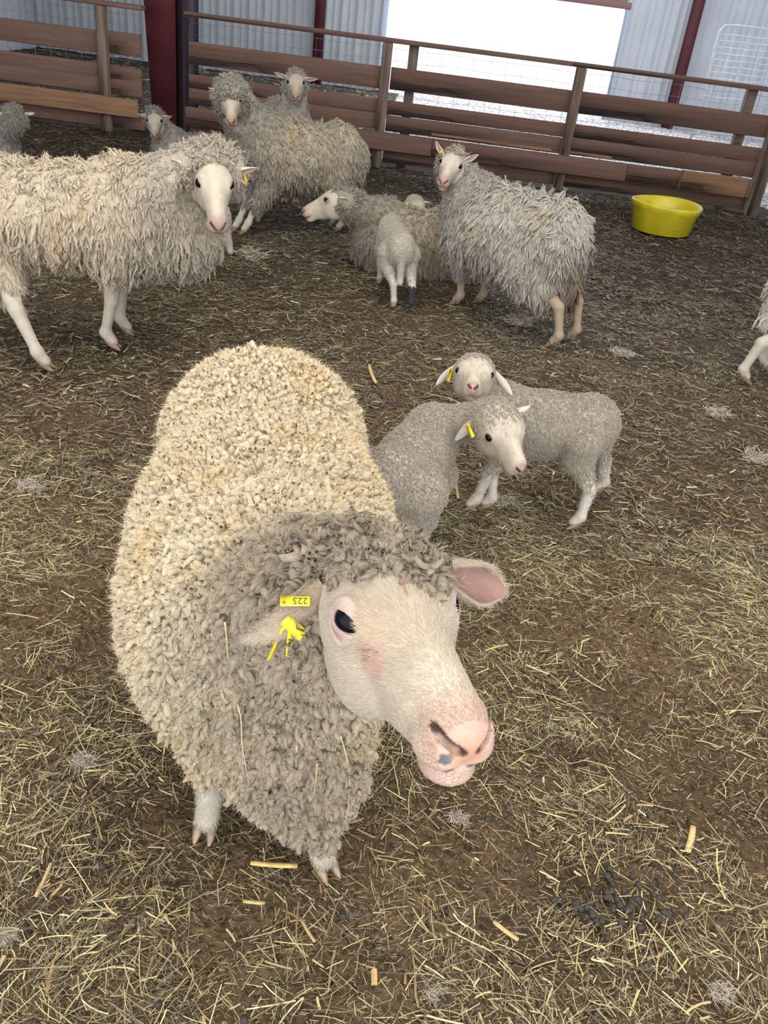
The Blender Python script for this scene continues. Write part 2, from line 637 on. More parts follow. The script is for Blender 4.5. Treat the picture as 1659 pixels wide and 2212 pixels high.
for (xa, xb) in ((-6.9, -3.2), (-3.19, -2.86), (-2.40, -0.48), (-0.47, 1.30), (1.31, 3.18)):
    j = rng.uniform(-0.008, 0.008, 6)
    pale = xb < -2.8
    board(xa, xb, 0.672 + j[0], 0.862 + j[0])
    board(xa, xb, 0.46 + j[1], 0.582 + j[1], mt='wood')
    board(xa, xb, 0.315 + j[2], 0.458 + j[2], mt='wood')
    board(xa, xb, 0.02 + j[4], 0.135, y=0.03)
for xa, xb, mt in ((-6.9, -2.86, 'wood2'), (-2.40, 0.0, 'wood'), (0.0, 1.9, 'wood'), (1.9, 3.12, 'wood')):
    board(xa, xb, 0.150, 0.312, y=-0.137, mt=mt)
board(2.42, 3.06, 0.150, 0.325, y=-0.174, mt='wood2')
board(-0.02, 1.16, 0.315, 0.345, y=-0.034, mt='wood2', th=0.03)
board(1.31, 1.75, 0.315, 0.345, y=-0.034, mt='wood2', th=0.03)
for xa, xb in ((-6.9, -2.82), (-2.43, 1.2), (1.2, 3.42)):
    board(xa, xb, 1.065, 1.103, y=-0.06, name='top_rail', th=0.14)
for x in (-6.0, -3.2, -0.52, 1.285):
    MB().box((x - 0.045, -0.1, -0.02), (x + 0.045, -0.01, 1.064), 0.005).build('post', M['post'], fence)
for x in (-0.28, 2.93):
    MB().box((x - 0.045, 0.07, 0), (x + 0.045, 0.16, 1.064), 0.005).build('post', M['post'], fence)
MB().box((3.14, -0.14, -0.02), (3.25, 0.0, 1.13), 0.006).build('post', M['post'], fence)
# welded wire stapled on the back of the boards
m = MB()
for xa, xb in ((-6.9, -2.86), (-2.40, 3.15)):
    z = 0.12
    while z < 1.06:
        n = int((xb - xa) / 0.15)
        xs = np.linspace(xa, xb, n)
        m.tube(np.stack([xs, 0.045 + 0 * xs, z + 0.006 * np.sin(xs * 9 + z * 7)], 1), 0.0016, 4)
        z += 0.1
    x = xa
    while x < xb:
        m.tube([(x, 0.047, 0.1), (x + 0.003, 0.047, 0.6), (x, 0.047, 1.07)], 0.0016, 4)
        x += 0.15
m.build('wire_mesh', M['wire'], fence)

# galvanized mesh gate propped behind the corner, and the steel gate post
gate = empty('mesh_gate', (3.75, 10.6, 0.10), math.radians(-8))
tag(gate, 'arched galvanized wire mesh panel behind the fence corner, before the east cladding', 'gate')
m = MB()
for k in range(23):
    z = 0.05 + k * 0.060
    xs = np.linspace(-0.85, 1.1, 12)
    m.tube(np.stack([xs, 0 * xs, z + 0.02 * np.cos(xs * 1.6) + 0.004 * np.sin(xs * 20 + k)], 1), 0.0045, 5)
for k in range(14):
    x = -0.85 + k * 0.15
    m.tube([(x, 0.004, 0.03), (x + 0.01, 0.004, 0.7), (x, 0.004, 1.42)], 0.0045, 5)
m.build('wire_grid', M['galv'], gate)
m = MB()
m.tube([(-0.86, 0, 0), (-0.86, 0, 1.40), (-0.82, 0, 1.46), (-0.7, 0, 1.475), (1.1, 0, 1.475)], 0.009, 8)
m.build('frame', M['galv'], gate)
gp = empty('gate_post', (3.42, 9.75, 0))
tag(gp, 'thin galvanized pipe post just beyond the fence corner', 'post')
MB().tube([(0, 0, 0), (0, 0, 1.62)], 0.024, 12).build('pipe', M['galv'], gp, smooth=True)
MB().tube([(0.028, -0.02, 1.0), (0.03, -0.045, 0.94), (0.0, -0.05, 0.9), (-0.03, -0.03, 0.86)], 0.006, 6).build('latch_chain', M['dark'], gp, smooth=True)
MB().tube([(0.3, 0, 0), (0.3, 0, 1.45)], 0.018, 12).build('pipe', M['galv'], gp, smooth=True)

# ------------------------------------------------------------------ sheep
Z3 = np.array([0, 0, 1.0])
EYE_A, EYE_L = np.array([.088, .048, .024]), np.array([.055, .038, .012])


def head_adult(p, k=1.0):
    y = np.abs(p[:, 1])
    q = np.stack([p[:, 0], y, p[:, 2]], 1).astype(F32)
    qs = q * np.array([1, 1.15, 1], F32)
    d = ell(q, (.045, 0, .003), (.082, .063, .068))
    d = smin(d, ell(q, (.085, .030, .020), (.042, .030, .028)), .02)
    d = smin(d, cap(qs, (.08, 0, -.008), (.210, 0, -.030), .054, .033), .03)
    d = smin(d, cap(q, (.07, 0, .040), (.220, 0, -.013), .025, .018), .02)
    d = smin(d, cap(qs, (.035, 0, -.052), (.195, 0, -.056), .044, .023), .02)
    d = smin(d, ell(q, (.052, .028, -.042), (.062, .030, .054)), .02)
    d = smin(d, ell(q, (.230, 0, -.028), (.027, .030, .024)), .012)
    d = smin(d, ell(q, (.218, .014, -.044), (.030, .022, .021)), .010)
    d = smin(d, ell(q, (.207, 0, -.072), (.030, .025, .018)), .008)
    out = nrm(np.array([.64, .74, .20])).astype(F32)
    e = EYE_A.astype(F32)
    d = smin(d, ell(q, e, (.0205, .0205, .0205)), .008)
    X = nrm(np.array([.72, -.60, -.40]))
    X = nrm(X - (X @ out) * out)
    Zl = np.cross(X, out)
    R = np.stack([X, out, Zl], 1)
    d = smax(d, -ell(q, e + out * .016, (.0172, .014, .0084), R), .002)
    d = smax(d, -cap(q, (.262, .004, -.040), (.252, .013, -.032), .0022, .0042), .002)
    d = smax(d, -cap(q, (.252, .013, -.032), (.242, .024, -.022), .0042, .0050), .002)
    d = smax(d, -cap(q, (.242, .024, -.022), (.233, .031, -.011), .0048, .0034), .002)
    d = smax(d, -cap(q, (.252, 0, -.061), (.231, .021, -.060), .0026, .0026), .003)
    d = smax(d, -cap(q, (.231, .021, -.060), (.178, .038, -.049), .0044, .0036), .003)
    d = smax(d, -cap(q, (.262, 0, -.036), (.252, 0, -.060), .0016, .0016), .003)
    return d


def head_lamb(p):
    y = np.abs(p[:, 1])
    q = np.stack([p[:, 0], y, p[:, 2]], 1).astype(F32)
    qs = q * np.array([1, 1.12, 1], F32)
    d = ell(q, (.018, 0, .006), (.060, .053, .052))
    d = smin(d, ell(q, (.05, .024, .012), (.03, .022, .022)), .015)
    d = smin(d, cap(qs, (.05, 0, -.010), (.112, 0, -.024), .038, .024), .02)
    d = smin(d, cap(q, (.05, 0, .022), (.122, 0, -.008), .018, .014), .014)
    d = smin(d, cap(qs, (.02, 0, -.030), (.108, 0, -.044), .030, .017), .016)
    d = smin(d, ell(q, (.032, .022, -.026), (.038, .024, .034)), .014)
    d = smin(d, ell(q, (.128, 0, -.018), (.017, .018, .015)), .008)
    d = smin(d, ell(q, (.120, .009, -.031), (.018, .014, .012)), .006)
    out = nrm(np.array([.35, .9, .15])).astype(F32)
    e = EYE_L.astype(F32)
    d = smin(d, ell(q, e, (.0135, .0135, .0135)), .006)
    d = smax(d, -ell(q, e + out * .010, (.0095, .009, .007)), .003)
    d = smax(d, -cap(q, (.145, .004, -.020), (.137, .012, -.012), .0025, .0022), .002)
    d = smax(d, -cap(q, (.136, 0, -.040), (.110, .018, -.036), .0016, .0014), .002)
    return d


def seg_d(q, a, b):
    return cap(q, a, b, 0.0, 0.0)


def mixc(c, w, col):
    w = np.clip(w, 0, 1)[:, None]
    return c * (1 - w) + np.array(col) * w


def head_colour(q, lamb=False, hero=False, base=(.54, .46, .355)):
    c = np.tile(np.array(base, float), (len(q), 1)) * (1 + 0.10 * fbm(q, 40, 3, 4))[:, None]
    y = np.abs(q[:, 1])
    qa = np.stack([q[:, 0], y, q[:, 2]], 1)
    if lamb:
        e, nose, rn, npath = EYE_L, (.140, 0, -.020), .017, ((.145, .004, -.020), (.137, .012, -.012))
        mo = ((.137, 0, -.040), (.110, .020, -.036))
        re_ = .016
    else:
        e, nose, rn, npath = EYE_A, (.248, 0, -.040), .043, ((.259, .007, -.037), (.235, .029, -.014))
        mo = ((.232, .020, -.060), (.185, .037, -.050))
        re_ = .030
    dn = np.linalg.norm((qa - nose) * [1, 1, .9], axis=1) + 0.006 * fbm(q, 60, 2, 8)
    c = mixc(c, (rn * 1.5 - dn) / rn * 1.3, (.41, .265, .20))
    if lamb:
        c *= .80
        c = mixc(c, (.012 - dn) / .006, (.55, .27, .25))
    de = np.linalg.norm(qa - e - np.array([.004, .012, .0]), axis=1)
    c = mixc(c, (re_ - de) / (re_ * .45) * .8, (.30, .20, .18))
    if not lamb:
        c = mixc(c, (.0180 - np.linalg.norm(qa - e, axis=1)) / .001, (.10, .06, .05))
    if hero:
        d = np.linalg.norm((q - V(.130, -.038, .030)) * [1, 1, 1.3], axis=1) + .012 * fbm(q, 45, 3, 2)
        c = mixc(c, (.060 - d) / .04 * .40, (.47, .34, .22))
        d = np.linalg.norm((q - V(.138, -.050, .000)) * [1.2, 1, .8], axis=1) + .008 * fbm(q, 90, 3, 6)
        c = mixc(c, (.026 - d) / .012 * .75, (.50, .31, .25))
        for sx, sz in ((.124, .008), (.128, .002), (.134, .009), (.130, .011)):
            d = np.hypot(q[:, 0] - sx, q[:, 2] - sz) + (q[:, 1] > 0) * 1.0 + .001 * fbm(q, 300, 2, 5)
            c = mixc(c, (.0019 - d) / .0008, (.10, .04, .03))
        d = np.linalg.norm((q - V(.249, -.021, -.041)) * [1, 1, 1], axis=1) + .004 * fbm(q, 200, 2, 5)
        c = mixc(c, (.0072 - d) / .0012, (.085, .088, .085))
        d = np.linalg.norm(q - V(.262, 0, -.040), axis=1) + .006 * fbm(q, 90, 3, 6)
        c = mixc(c, (.026 - d) / .012 * .8, (.40, .20, .12))
        c = mixc(c, (-.055 - q[:, 2] + .01 * fbm(q, 30, 3, 1)) / .02 * .6, (.50, .44, .36))
        c = mixc(c, np.clip((-.045 - q[:, 2]) / .015, 0, 1) * np.clip((q[:, 0] - .16) / .04, 0, 1) * .8, (.44, .30, .235))
    c = mixc(c, ((.0062 if not lamb else .0045) - seg_d(qa, *npath)) / .002, (.035, .016, .012))
    c = mixc(c, ((.0052 if hero else .0030) - seg_d(qa, *mo)) / .0015 * .8, (.16, .08, .06))
    if hero:
        c = mixc(c, (.0050 - seg_d(qa, (.244, 0, -.064), (.232, .020, -.061))) / .0015 * .8, (.16, .08, .06))
    return c


def ear_mesh(root, d, face, L, W, thick=.006, tube=2.4, nu=14, nv=11, droop=0.0):
    d = nrm(d)
    face = nrm(face - (face @ d) * d)
    side = np.cross(d, face)
    P, c = [], []
    for sheet in (0, 1):
        for i in range(nu):
            u = i / (nu - 1)
            w = W * (0.50 + 0.62 * math.sin(math.pi * min(u * 0.85 + .12, 1)) ** .9) * (1 - u ** 2.6) ** .75 * 0.66 + .0006
            A = tube * (1 - u) ** .8 + .55
            rho = w / A * 1.1
            cen = root + d * (u * L) - Z3 * droop * u * u
            for j in range(nv):
                v = -1 + 2 * j / (nv - 1)
                a = v * A
                r = rho if sheet == 0 else max(rho - thick * (1 - .5 * u), rho * .3)
                p = cen + side * (r * math.sin(a)) + face * (rho - r * math.cos(a))
                edge = abs(v) > .82
                P.append(p)
                c.append((.56, .49, .41) if sheet == 0 or edge or u > .93 else (.42, .255, .22))
    Q = []
    n = nu * nv
    for i in range(nu - 1):
        for j in range(nv - 1):
            a = i * nv + j
            Q.append([a, a + nv, a + nv + 1, a + 1])
            Q.append([n + a, n + a + 1, n + a + nv + 1, n + a + nv])
        a, b = i * nv, i * nv + nv - 1
        Q.append([a, n + a, n + a + nv, a + nv])
        Q.append([b, b + nv, n + b + nv, n + b])
    a = (nu - 1) * nv
    for j in range(nv - 1):
        Q.append([a + j, n + a + j, n + a + j + 1, a + j + 1])
    return np.array(P), np.array(Q), np.array(c)


def grow(P, Q, N, n, rng, L, r, segs=6, sides=4, outw=1.0, down=.5, rand=.35, droop=.25, curl=0.0, turns=1.5, prof=None, weight=None, lift=0.0, flow=None, Lvar=.35, lenf=None):
    pos, vi = sample_surface(P, Q, n, rng, weight)
    # leave out locks on the sides turned well away from the pen's open side
    see = ((V(0, 0, 1.45) - pos) * N[vi]).sum(1) > -.40 * np.linalg.norm(V(0, 0, 1.45) - pos, axis=1)
    pos, vi = pos[see], vi[see]
    n = len(pos)
    nn = N[vi]
    g = np.tile(-Z3, (n, 1)) if flow is None else flow(pos)
    gt = g - (g * nn).sum(1, keepdims=True) * nn
    d = nrm(nn * outw + gt * down + rng.normal(size=(n, 3)) * rand)
    ln = L * (1 + rng.uniform(-Lvar, Lvar, n))
    if lenf is not None:
        ln = ln * lenf(pos, nn)
    if callable(r):
        rr0 = r(pos)
    else:
        rr0 = np.full(n, r)
    rr0 = rr0 * rng.uniform(.7, 1.25, n)
    path = np.zeros((n, segs, 3))
    p = pos - nn * rr0[:, None] * .6 + nn * lift
    st = (ln / (segs - 1))[:, None]
    wob = rng.normal(size=(n, 3)) * .25
    for k in range(segs):
        path[:, k] = p
        p = p + d * st
        inw = (d * nn).sum(1, keepdims=True)
        d = nrm(d + g * droop + wob * .5 + np.where(inw < 0.08, nn * .22, 0))
    if curl > 0:
        e1 = nrm(np.cross(nn, rng.normal(size=(n, 3))))
        e2 = np.cross(nrm(path[:, -1] - path[:, 0]), e1)
        t = np.linspace(0, 1, segs)[None]
        ph = rng.uniform(0, 6.28, (n, 1))
        hand = np.where(rng.random((n, 1)) < .5, -1, 1)
        am = curl * (0.35 + .65 * t)
        w = t * turns * 6.283 * hand + ph
        path += (np.cos(w) * am)[..., None] * e1[:, None] + (np.sin(w) * am)[..., None] * e2[:, None]
    prof = np.interp(np.linspace(0, 1, segs), np.linspace(0, 1, len(prof)), prof)
    rad = rr0[:, None] * prof[None]
    return path, rad


def clump(path, rng, every=6, amount=.75, power=1.4):
    """pull neighbouring locks towards one guide, as greasy wool parts into staples"""
    from mathutils.kdtree import KDTree
    g = rng.choice(len(path), max(len(path) // every, 1), replace=False)
    kd = KDTree(len(g))
    for i, k in enumerate(g):
        kd.insert(path[k, 0], i)
    kd.balance()
    near = np.array([g[kd.find(p)[1]] for p in path[:, 0]])
    t = (np.linspace(0, 1, path.shape[1]) ** power * amount)[None, :, None]
    dist = np.linalg.norm(path[near, 0] - path[:, 0], axis=1)[:, None, None]
    t = t * np.clip(1.5 - dist / .035, 0, 1)
    return path * (1 - t) + path[near] * t


def fuzz(path, rad, n, rng, L, w, spread=1.0):
    k = rng.integers(0, len(path), n)
    s = path.shape[1]
    t = rng.uniform(.45, .99, n) * (s - 1)
    i = np.minimum(t.astype(int), s - 2)
    f = (t - i)[:, None]
    base = path[k, i] * (1 - f) + path[k, i + 1] * f
    tan = nrm(path[k, i + 1] - path[k, i])
    rv = rng.normal(size=(n, 3))
    rv = nrm(rv - (rv * tan).sum(1, keepdims=True) * tan)
    base = base + rv * (rad[k, i] * .85)[:, None]
    ax = nrm(path[k, s // 2] - path[k, 0])
    d = nrm(ax * .9 + tan * .3 + rv * .5 + rng.normal(size=(n, 3)) * .5 * spread)
    ln = (L * rng.uniform(.4, 1.3, n))[:, None]
    bend = rng.normal(size=(n, 3)) * .55
    pts = np.stack([base - d * ln * .2, base + d * ln * .4, base + d * ln * .75 + bend * ln * .3], 1)
    side = nrm(np.cross(d, rng.normal(size=(n, 3))))[:, None].repeat(3, 1)
    wid = np.tile(np.array([w, w * .8, w * .25]), (n, 1))
    return ribbons(pts, wid, side) + (k,)


KNOB = [.8, 1.0, .85, 1.1, 1.0, .8, .35]
def strand_uv(n, sg, sides, rng):
    a = np.arange(sides) * 2 * math.pi / sides
    t = np.linspace(0, 1, sg)
    k = np.zeros((n, sg, sides, 3))
    k[..., 0] = 1.7 * np.cos(a)[None, None]
    k[..., 1] = 1.7 * np.sin(a)[None, None]
    k[..., 2] = (t * 2.4)[None, :, None]
    k += rng.uniform(-60, 60, (n, 1, 1, 3))
    return k.reshape(-1, 3)


BLOB = [.75, 1.0, 1.08, .95, .5]
STRAND = [1.0, 1.0, .95, .85, .6, .15]


def hoof_mesh(sc, length=.055, splay=.012, slim=False):
    out = []
    for sd in (-1, 1):
        t = np.linspace(0, 1, 7)
        x = -.014 + t * length
        y = sd * (.0125 + splay * t ** 1.5 * .6)
        z = .040 * (1 - t) ** 1.3 + .006
        path = np.stack([x, y, z], 1)[None] * sc
        rad = (np.array([[.012, .0135, .0135, .0122, .0100, .0068, .0020]])) * sc * (.92 if slim else 1)
        P, Q = tubes(path, rad, 10)
        P[:, 2] = np.maximum(P[:, 2], .001)
        out.append((P, Q))
    return out


def sheep(name, label, c, fwd, s, kind, hO, hF, hU, hs, hoof, rng_seed=1, lying=False, zc=None, style='locks',
          ears=None, cream=(.66, .58, .45), greyc=(.47, .41, .33), h=.0075, nlock=6500, tags=(), topknot=1.0,
          Llock=.055, rlock=.0058, nfuzz=30000, legcol=(.41, .355, .28), belly=0.0, toe=None, body_len=1.0, wide=1.0, cheeks=0.0, legwool=0.0,
          hide_legs=False, hoof_len=.055, neck_r=1.0, dark_leg=None, chest=(.27, 0, .44, .13, .14, .17), hind_at=None, raise_=0.0, stain=None, leg_thick=1.0):
    t_0 = time.time()
    rng = np.random.default_rng(rng_seed)
    X = nrm(np.array([fwd[0], fwd[1], 0.0]))
    Y = np.cross(Z3, X)
    RB = np.stack([X, Y, Z3], 1)
    c = np.array([c[0], c[1], 0.0])
    lamb = kind == 'lamb'
    dz = 0.0 if not lying else -.30 * s

    def W(x, y, z):
        return c + X * x * s * body_len + Y * y * s + Z3 * (z * s + dz)
    hF = nrm(hF)
    hU = nrm(np.asarray(hU) - (np.asarray(hU) @ hF) * hF)
    hL = np.cross(hU, hF)
    RH = np.stack([hF, hL, hU], 1)
    hO = np.asarray(hO, float)

    def HL(x, y, z):
        return hO + RH @ (np.array([x, y, z]) * hs)
    headf = head_lamb if lamb else head_adult
    hero = style == 'hero'
    root = empty(name, c)
    tag(root, label, 'lamb' if lamb else 'sheep')
    # ---- joints
    legs = []
    if not lying and not hide_legs:
        for i, H in enumerate(hoof):
            if H is None: continue
            H = np.array([H[0], H[1], 0.0])
            front, sd = i < 2, (-1 if i % 2 == 0 else 1)
            td = nrm(np.array([*(toe[i] if toe else X[:2]), 0.0]))
            fet = H + Z3 * .075 * s - td * .018 * s
            if front:
                el, kn0 = W(.20, sd * .095, .36), None
                kn = (el + fet) / 2 + X * .012 * s
                legs.append((el, kn, fet, H, td, True))
            else:
                st = W(-.22, sd * .10, .36)
                hk = H + Z3 * .215 * s + (st - H) * [.25, .25, 0] - X * .045 * s
                if hind_at is not None and hind_at[i - 2] is not None:
                    hk = np.array(hind_at[i - 2], float)
                legs.append((st, hk, fet, H, td, False))
    ll = 0.78 if lamb else 1.0

    def skin_body(p):
        sw = s * wide
        d = ell(p, W(0, 0, .47 + raise_), np.array([.34 * body_len, .165 * wide * (0.86 if lamb else 1), .175 - raise_ * .7]) * s, RB)
        d = smin(d, ell(p, W(-.27, 0, .49 + raise_), np.array([.15, .125 * wide, .16 - raise_ * .5]) * s, RB), .05 * s)
        d = smin(d, ell(p, W(.24, 0, .49 + raise_), np.array([.16, .125 * wide, .18 - raise_ * .7]) * s, RB), .05 * s)
        if hero:
            d = smin(d, ell(p, W(-.33, .0, .46), (.12, .195, .19), RB), .08)
            d = smin(d, ell(p, W(.12, -.10, .40), (.24, .125, .19), RB), .06)
        return d

    nk0, nk1 = W(.28, 0, .56), HL(-.02 if not lamb else -.012, 0, -.012)
    if lying: nk0 = W(.26, 0, .58)

    def skin(p):
        d = skin_body(p)
        nr = neck_r * (.085 if not lamb else .075) * s
        d = smin(d, cap(p, W(.22, 0, .50), nk0, nr * 1.35, nr * 1.15), .04 * s)
        d = smin(d, cap(p, nk0, nk1, nr * 1.1, (.058 if not lamb else .043) * hs), .04 * s)
        for (a, b, f, H, td, fr) in legs:
            k = .03 * s
            w_ = s * (1.0 if not lamb else 1.12) * leg_thick
            if fr:
                e = cap(p, a, b, .050 * w_, .027 * w_)
                e = smin(e, cap(p, b, f, .0255 * w_, .0195 * w_), .012 * s)
            else:
                e = cap(p, a + Z3 * .08 * s, a, .085 * w_, .07 * w_)
                e = smin(e, cap(p, a, b, .062 * w_, .027 * w_), .02 * s)
                e = smin(e, cap(p, b, f, .027 * w_, .020 * w_), .012 * s)
            e = smin(e, cap(p, f, f + (f - b) * .02, .0245 * w_, .024 * w_), .01 * s)
            e = smin(e, cap(p, f, H + Z3 * .035 * s + td * .006 * s, .022 * w_, .0235 * w_), .01 * s)
            d = smin(d, e, k)
        if lamb:
            d = smin(d, cap(p, W(-.37, 0, .50), W(-.42, 0, .24), .036 * s, .026 * s), .02 * s)
        ql = ((p - hO.astype(F32)) @ RH.astype(F32)) / hs
        m = (np.abs(ql).max(1) < .5)
        hd = np.full(len(p), 9.0, F32)
        if m.any():
            hd[m] = headf(ql[m]) * hs
        return smin(d, hd, .025 * hs)

    pts = [W(.5, .3, .8), W(-.5, .3, .8), W(-.5, -.3, 0), W(.5, -.3, 0), HL(.3, 0, 0), HL(-.1, .1, .1), HL(-.1, -.1, -.1), HL(.2, .1, -.12)] + [l[3] for l in legs]
    pts += [W(.5, -.3, .8), W(-.5, .3, 0), W(.5, .3, 0)] + [l[1] - .05 for l in legs]
    lo, hi = np.min(pts, 0) - .04, np.max(pts, 0) + .04
    lo[2] = max(lo[2], -.03)
    P, Q = surface(skin, lo, hi, h)
    n_coarse = len(P)
    if hero:  # finer head over the coarse one
        cut = ((P - hO) @ RH / hs)[:, 0] > .0
        far_ = np.linalg.norm(P - hO, axis=1) < .40 * hs
        rm = cut & far_ & (((P - hO) @ RH / hs)[:, 2] > -.13)
        keep = ~rm[Q].all(1)
        Q = Q[keep]
        P2, Q2 = surface(lambda q: head_adult(q), (-.07, -.1, -.12), (.29, .1, .1), .0021)
        P = np.concatenate([P, hO + (P2 * hs) @ RH.T])
        Q = np.concatenate([Q, Q2 + len(P) - len(P2)])
    ql = (P - hO) @ RH / hs
    inh = (np.abs(ql).max(1) < .31)
    inh[inh] = headf(ql[inh].astype(F32)) < .012
    col = np.tile(np.array(legcol), (len(P), 1)) * (1 + .10 * fbm(P, 30, 3, 2))[:, None]
    col = mixc(col, (.10 * s - P[:, 2]) / (.1 * s) * .45, (.42, .34, .25))
    if dark_leg is not None:
        dl = np.linalg.norm(P[:, :2] - np.array(dark_leg[:2]), axis=1)
        col = mixc(col, ((dl < .045) & (P[:, 2] < dark_leg[2])).astype(float), (.035, .032, .035))
    if inh.any():
        hc = head_colour(ql[inh], lamb, hero) * (1.0 if (lamb or hero) else .80)
        if lamb:
            w = np.clip((.02 - ql[inh][:, 0]) / .05, 0, 1)[:, None]
            hc = hc * (1 - w) + np.array(greyc) * .82 * w
        col[inh] = hc
    if not lamb:
        w = (np.clip((P[:, 2] - .32 * s) / (.05 * s), 0, 1) * ~inh)[:, None]
        col = col * (1 - w) + np.array(greyc) * .42 * w
    if lamb:
        bodym = ~inh & (P[:, 2] > .30 * s)
        w = np.clip((P[:, 2] - .26 * s) / (.08 * s), 0, 1)
        w[inh] = 0
        gc = np.array(greyc) * .82 * (1 + .15 * fbm(P, 14, 3, 5))[:, None]
        col = col * (1 - w[:, None]) + gc * w[:, None]
    # ears join the same skin
    if ears is None:
        ears = [(.5, .95, -.1, .8, -.15, -.55, 1.0), (.5, .95, -.1, .8, -.15, -.55, 1.0)]
    er = V(.008, .052, .030) if not (lamb or hero) else V(.006, .056, .036) if not lamb else V(.0, .046, .020)
    Le, We = (.112, .033) if not lamb else (.082, .026)
    nbody = len(P)
    ear_axes = []
    for sd, E in zip((-1, 1), ears):
        if E is None: continue
        dl = np.array([E[0], E[1] * sd, E[2]])
        fl = np.array([E[3], E[4] * sd, E[5]])
        eP, eQ, eC = ear_mesh(np.zeros(3), RH @ nrm(dl), RH @ nrm(fl), Le * hs * E[6], We * hs * ((1.45 if sd < 0 else 1.95) if hero else 1.1), thick=.005 * hs, droop=.0)
        eP = eP + HL(er[0], er[1] * sd, er[2])
        ear_axes.append((HL(er[0], er[1] * sd, er[2]), RH @ nrm(dl)))
        eC = eC * (1 + .16 * fbm(eP, 60, 3, 3))[:, None] * (V(.66, .62, .56) if hero else .85)
        if hero:
            tt = np.clip(((eP - HL(er[0], er[1] * sd, er[2])) @ (RH @ nrm(dl))) / .06, 0, 1)[:, None]
            eC = eC * (np.array([.84, .78, .70]) * (1 - tt) + tt)
            eN = vnormals(eP, eQ)
            ps, vs = sample_surface(eP, eQ, 9000, rng)
            outer = eC[vs][:, 0] / (eC[vs][:, 1] + 1e-6) < 1.32
            ps, vs = ps[outer], vs[outer]
            de = nrm(RH @ nrm(dl) + eN[vs] * .45 + rng.normal(size=ps.shape) * .22)
            le = (.007 * rng.uniform(.4, 1.2, len(ps)))[:, None]
            pe = np.stack([ps, ps + de * le * .5, ps + de * le], 1)
            se = nrm(np.cross(de, eN[vs] + rng.normal(size=ps.shape) * .3))[:, None].repeat(3, 1)
            ae, be = ribbons(pe, np.tile(np.array([.00025, .0002, .00006]), (len(ps), 1)), se)
            mesh_obj('ear_hair', ae - c, be, M['fuzz'], root, col=(eC[vs] * 1.38)[:, None].repeat(6, 1).reshape(-1, 3), smooth=False)
        Q = np.concatenate([Q, eQ + len(P)])
        P = np.concatenate([P, eP])
        col = np.concatenate([col, eC])
    mesh_obj('body', P - c, Q, M['skin'], root, col=col)
    if hero:
        Nh = vnormals(P2, Q2)
        wgt = lambda p: ((p[:, 0] > -.05) & (np.linalg.norm(np.stack([p[:, 0], np.abs(p[:, 1]), p[:, 2]], 1) - EYE_A - [.003, .012, 0], axis=1) > .025)
                         & (np.linalg.norm(p - V(.258, 0, -.038), axis=1) > .030)
                         & (seg_d(np.stack([p[:, 0], np.abs(p[:, 1]), p[:, 2]], 1).astype(F32), (.240, .016, -.061), (.180, .038, -.050)) > .0055)).astype(float)
        n = 90000
        pos, vi = sample_surface(P2, Q2, n, rng, wgt)
        nn = Nh[vi]
        g = nrm(V(-1, 0, -.35) + rng.normal(size=(n, 3)) * .22)
        gt = nrm(g - (g * nn).sum(1, keepdims=True) * nn)
        ln = (.0085 * rng.uniform(.5, 1.2, n) * np.clip(1.25 - np.clip(pos[:, 0] - .10, 0, 1) * 7.5, .28, 1))[:, None]
        d = nrm(gt + nn * .16)
        pts_ = np.stack([pos, pos + d * ln * .6, pos + d * ln * .7 + nrm(gt + nn * .02) * ln * .4], 1)
        side = nrm(np.cross(d, nn + rng.normal(size=(n, 3)) * .3))[:, None].repeat(3, 1)
        a, b = ribbons(pts_, np.tile(np.array([.00022, .00018, .00006]), (n, 1)), side)
        ci = head_colour(pos, False, True) * rng.uniform(.85, 1.25, (n, 1))
        nb = n_coarse
        qs_ = Q[(Q < nb).all(1)]
        Nb = vnormals(P[:nb], qs_)
        pl, vl = sample_surface(P[:nb], qs_, 16000, rng, lambda p: ((p[:, 2] < .22) & (p[:, 2] > .028)) * 1.0)
        nl = Nb[vl]
        gl = nrm(-Z3 - (nl @ -Z3)[:, None] * nl + rng.normal(size=pl.shape) * .25)
        ll_ = (.012 * rng.uniform(.5, 1.2, len(pl)))[:, None]
        dl_ = nrm(gl + nl * .35)
        pp = np.stack([pl, pl + dl_ * ll_ * .6, pl + dl_ * ll_ * .7 + gl * ll_ * .4], 1)
        sl = nrm(np.cross(dl_, nl + rng.normal(size=pl.shape) * .3))[:, None].repeat(3, 1)
        al, bl = ribbons(pp, np.tile(np.array([.0004, .0003, .0001]), (len(pl), 1)), sl)
        cl_ = np.array([.52, .47, .40]) * rng.uniform(.8, 1.15, (len(pl), 1))
        mesh_obj('leg_hair', al - c, bl, M['fuzz'], root, col=cl_[:, None].repeat(6, 1).reshape(-1, 3), smooth=False)
        mesh_obj('face_hair', hO + (a * hs) @ RH.T - c, b, M['fuzz'], root, col=ci[:, None].repeat(6, 1).reshape(-1, 3), smooth=False)
    # eyes
    e = EYE_L if lamb else EYE_A
    re_ = .0108 if lamb else .0164
    for sd in (-1, 1):
        out = nrm(V(.60 if not lamb else .35, .80 * sd, .20))
        m = MB()
        u = np.linspace(0, math.pi, 15)
        v = np.linspace(0, 2 * math.pi, 25)[:-1]
        U, Vv = np.meshgrid(u, v, indexing='ij')
        S = np.stack([np.sin(U) * np.cos(Vv), np.sin(U) * np.sin(Vv), np.cos(U)], -1).reshape(-1, 3) * re_ * hs
        cc = HL(e[0], e[1] * sd, e[2]) + RH @ out * (.0020 if not lamb else .0022) * hs
        Qe = [[i * 24 + j, (i + 1) * 24 + j, (i + 1) * 24 + (j + 1) % 24, i * 24 + (j + 1) % 24] for i in range(14) for j in range(24)]
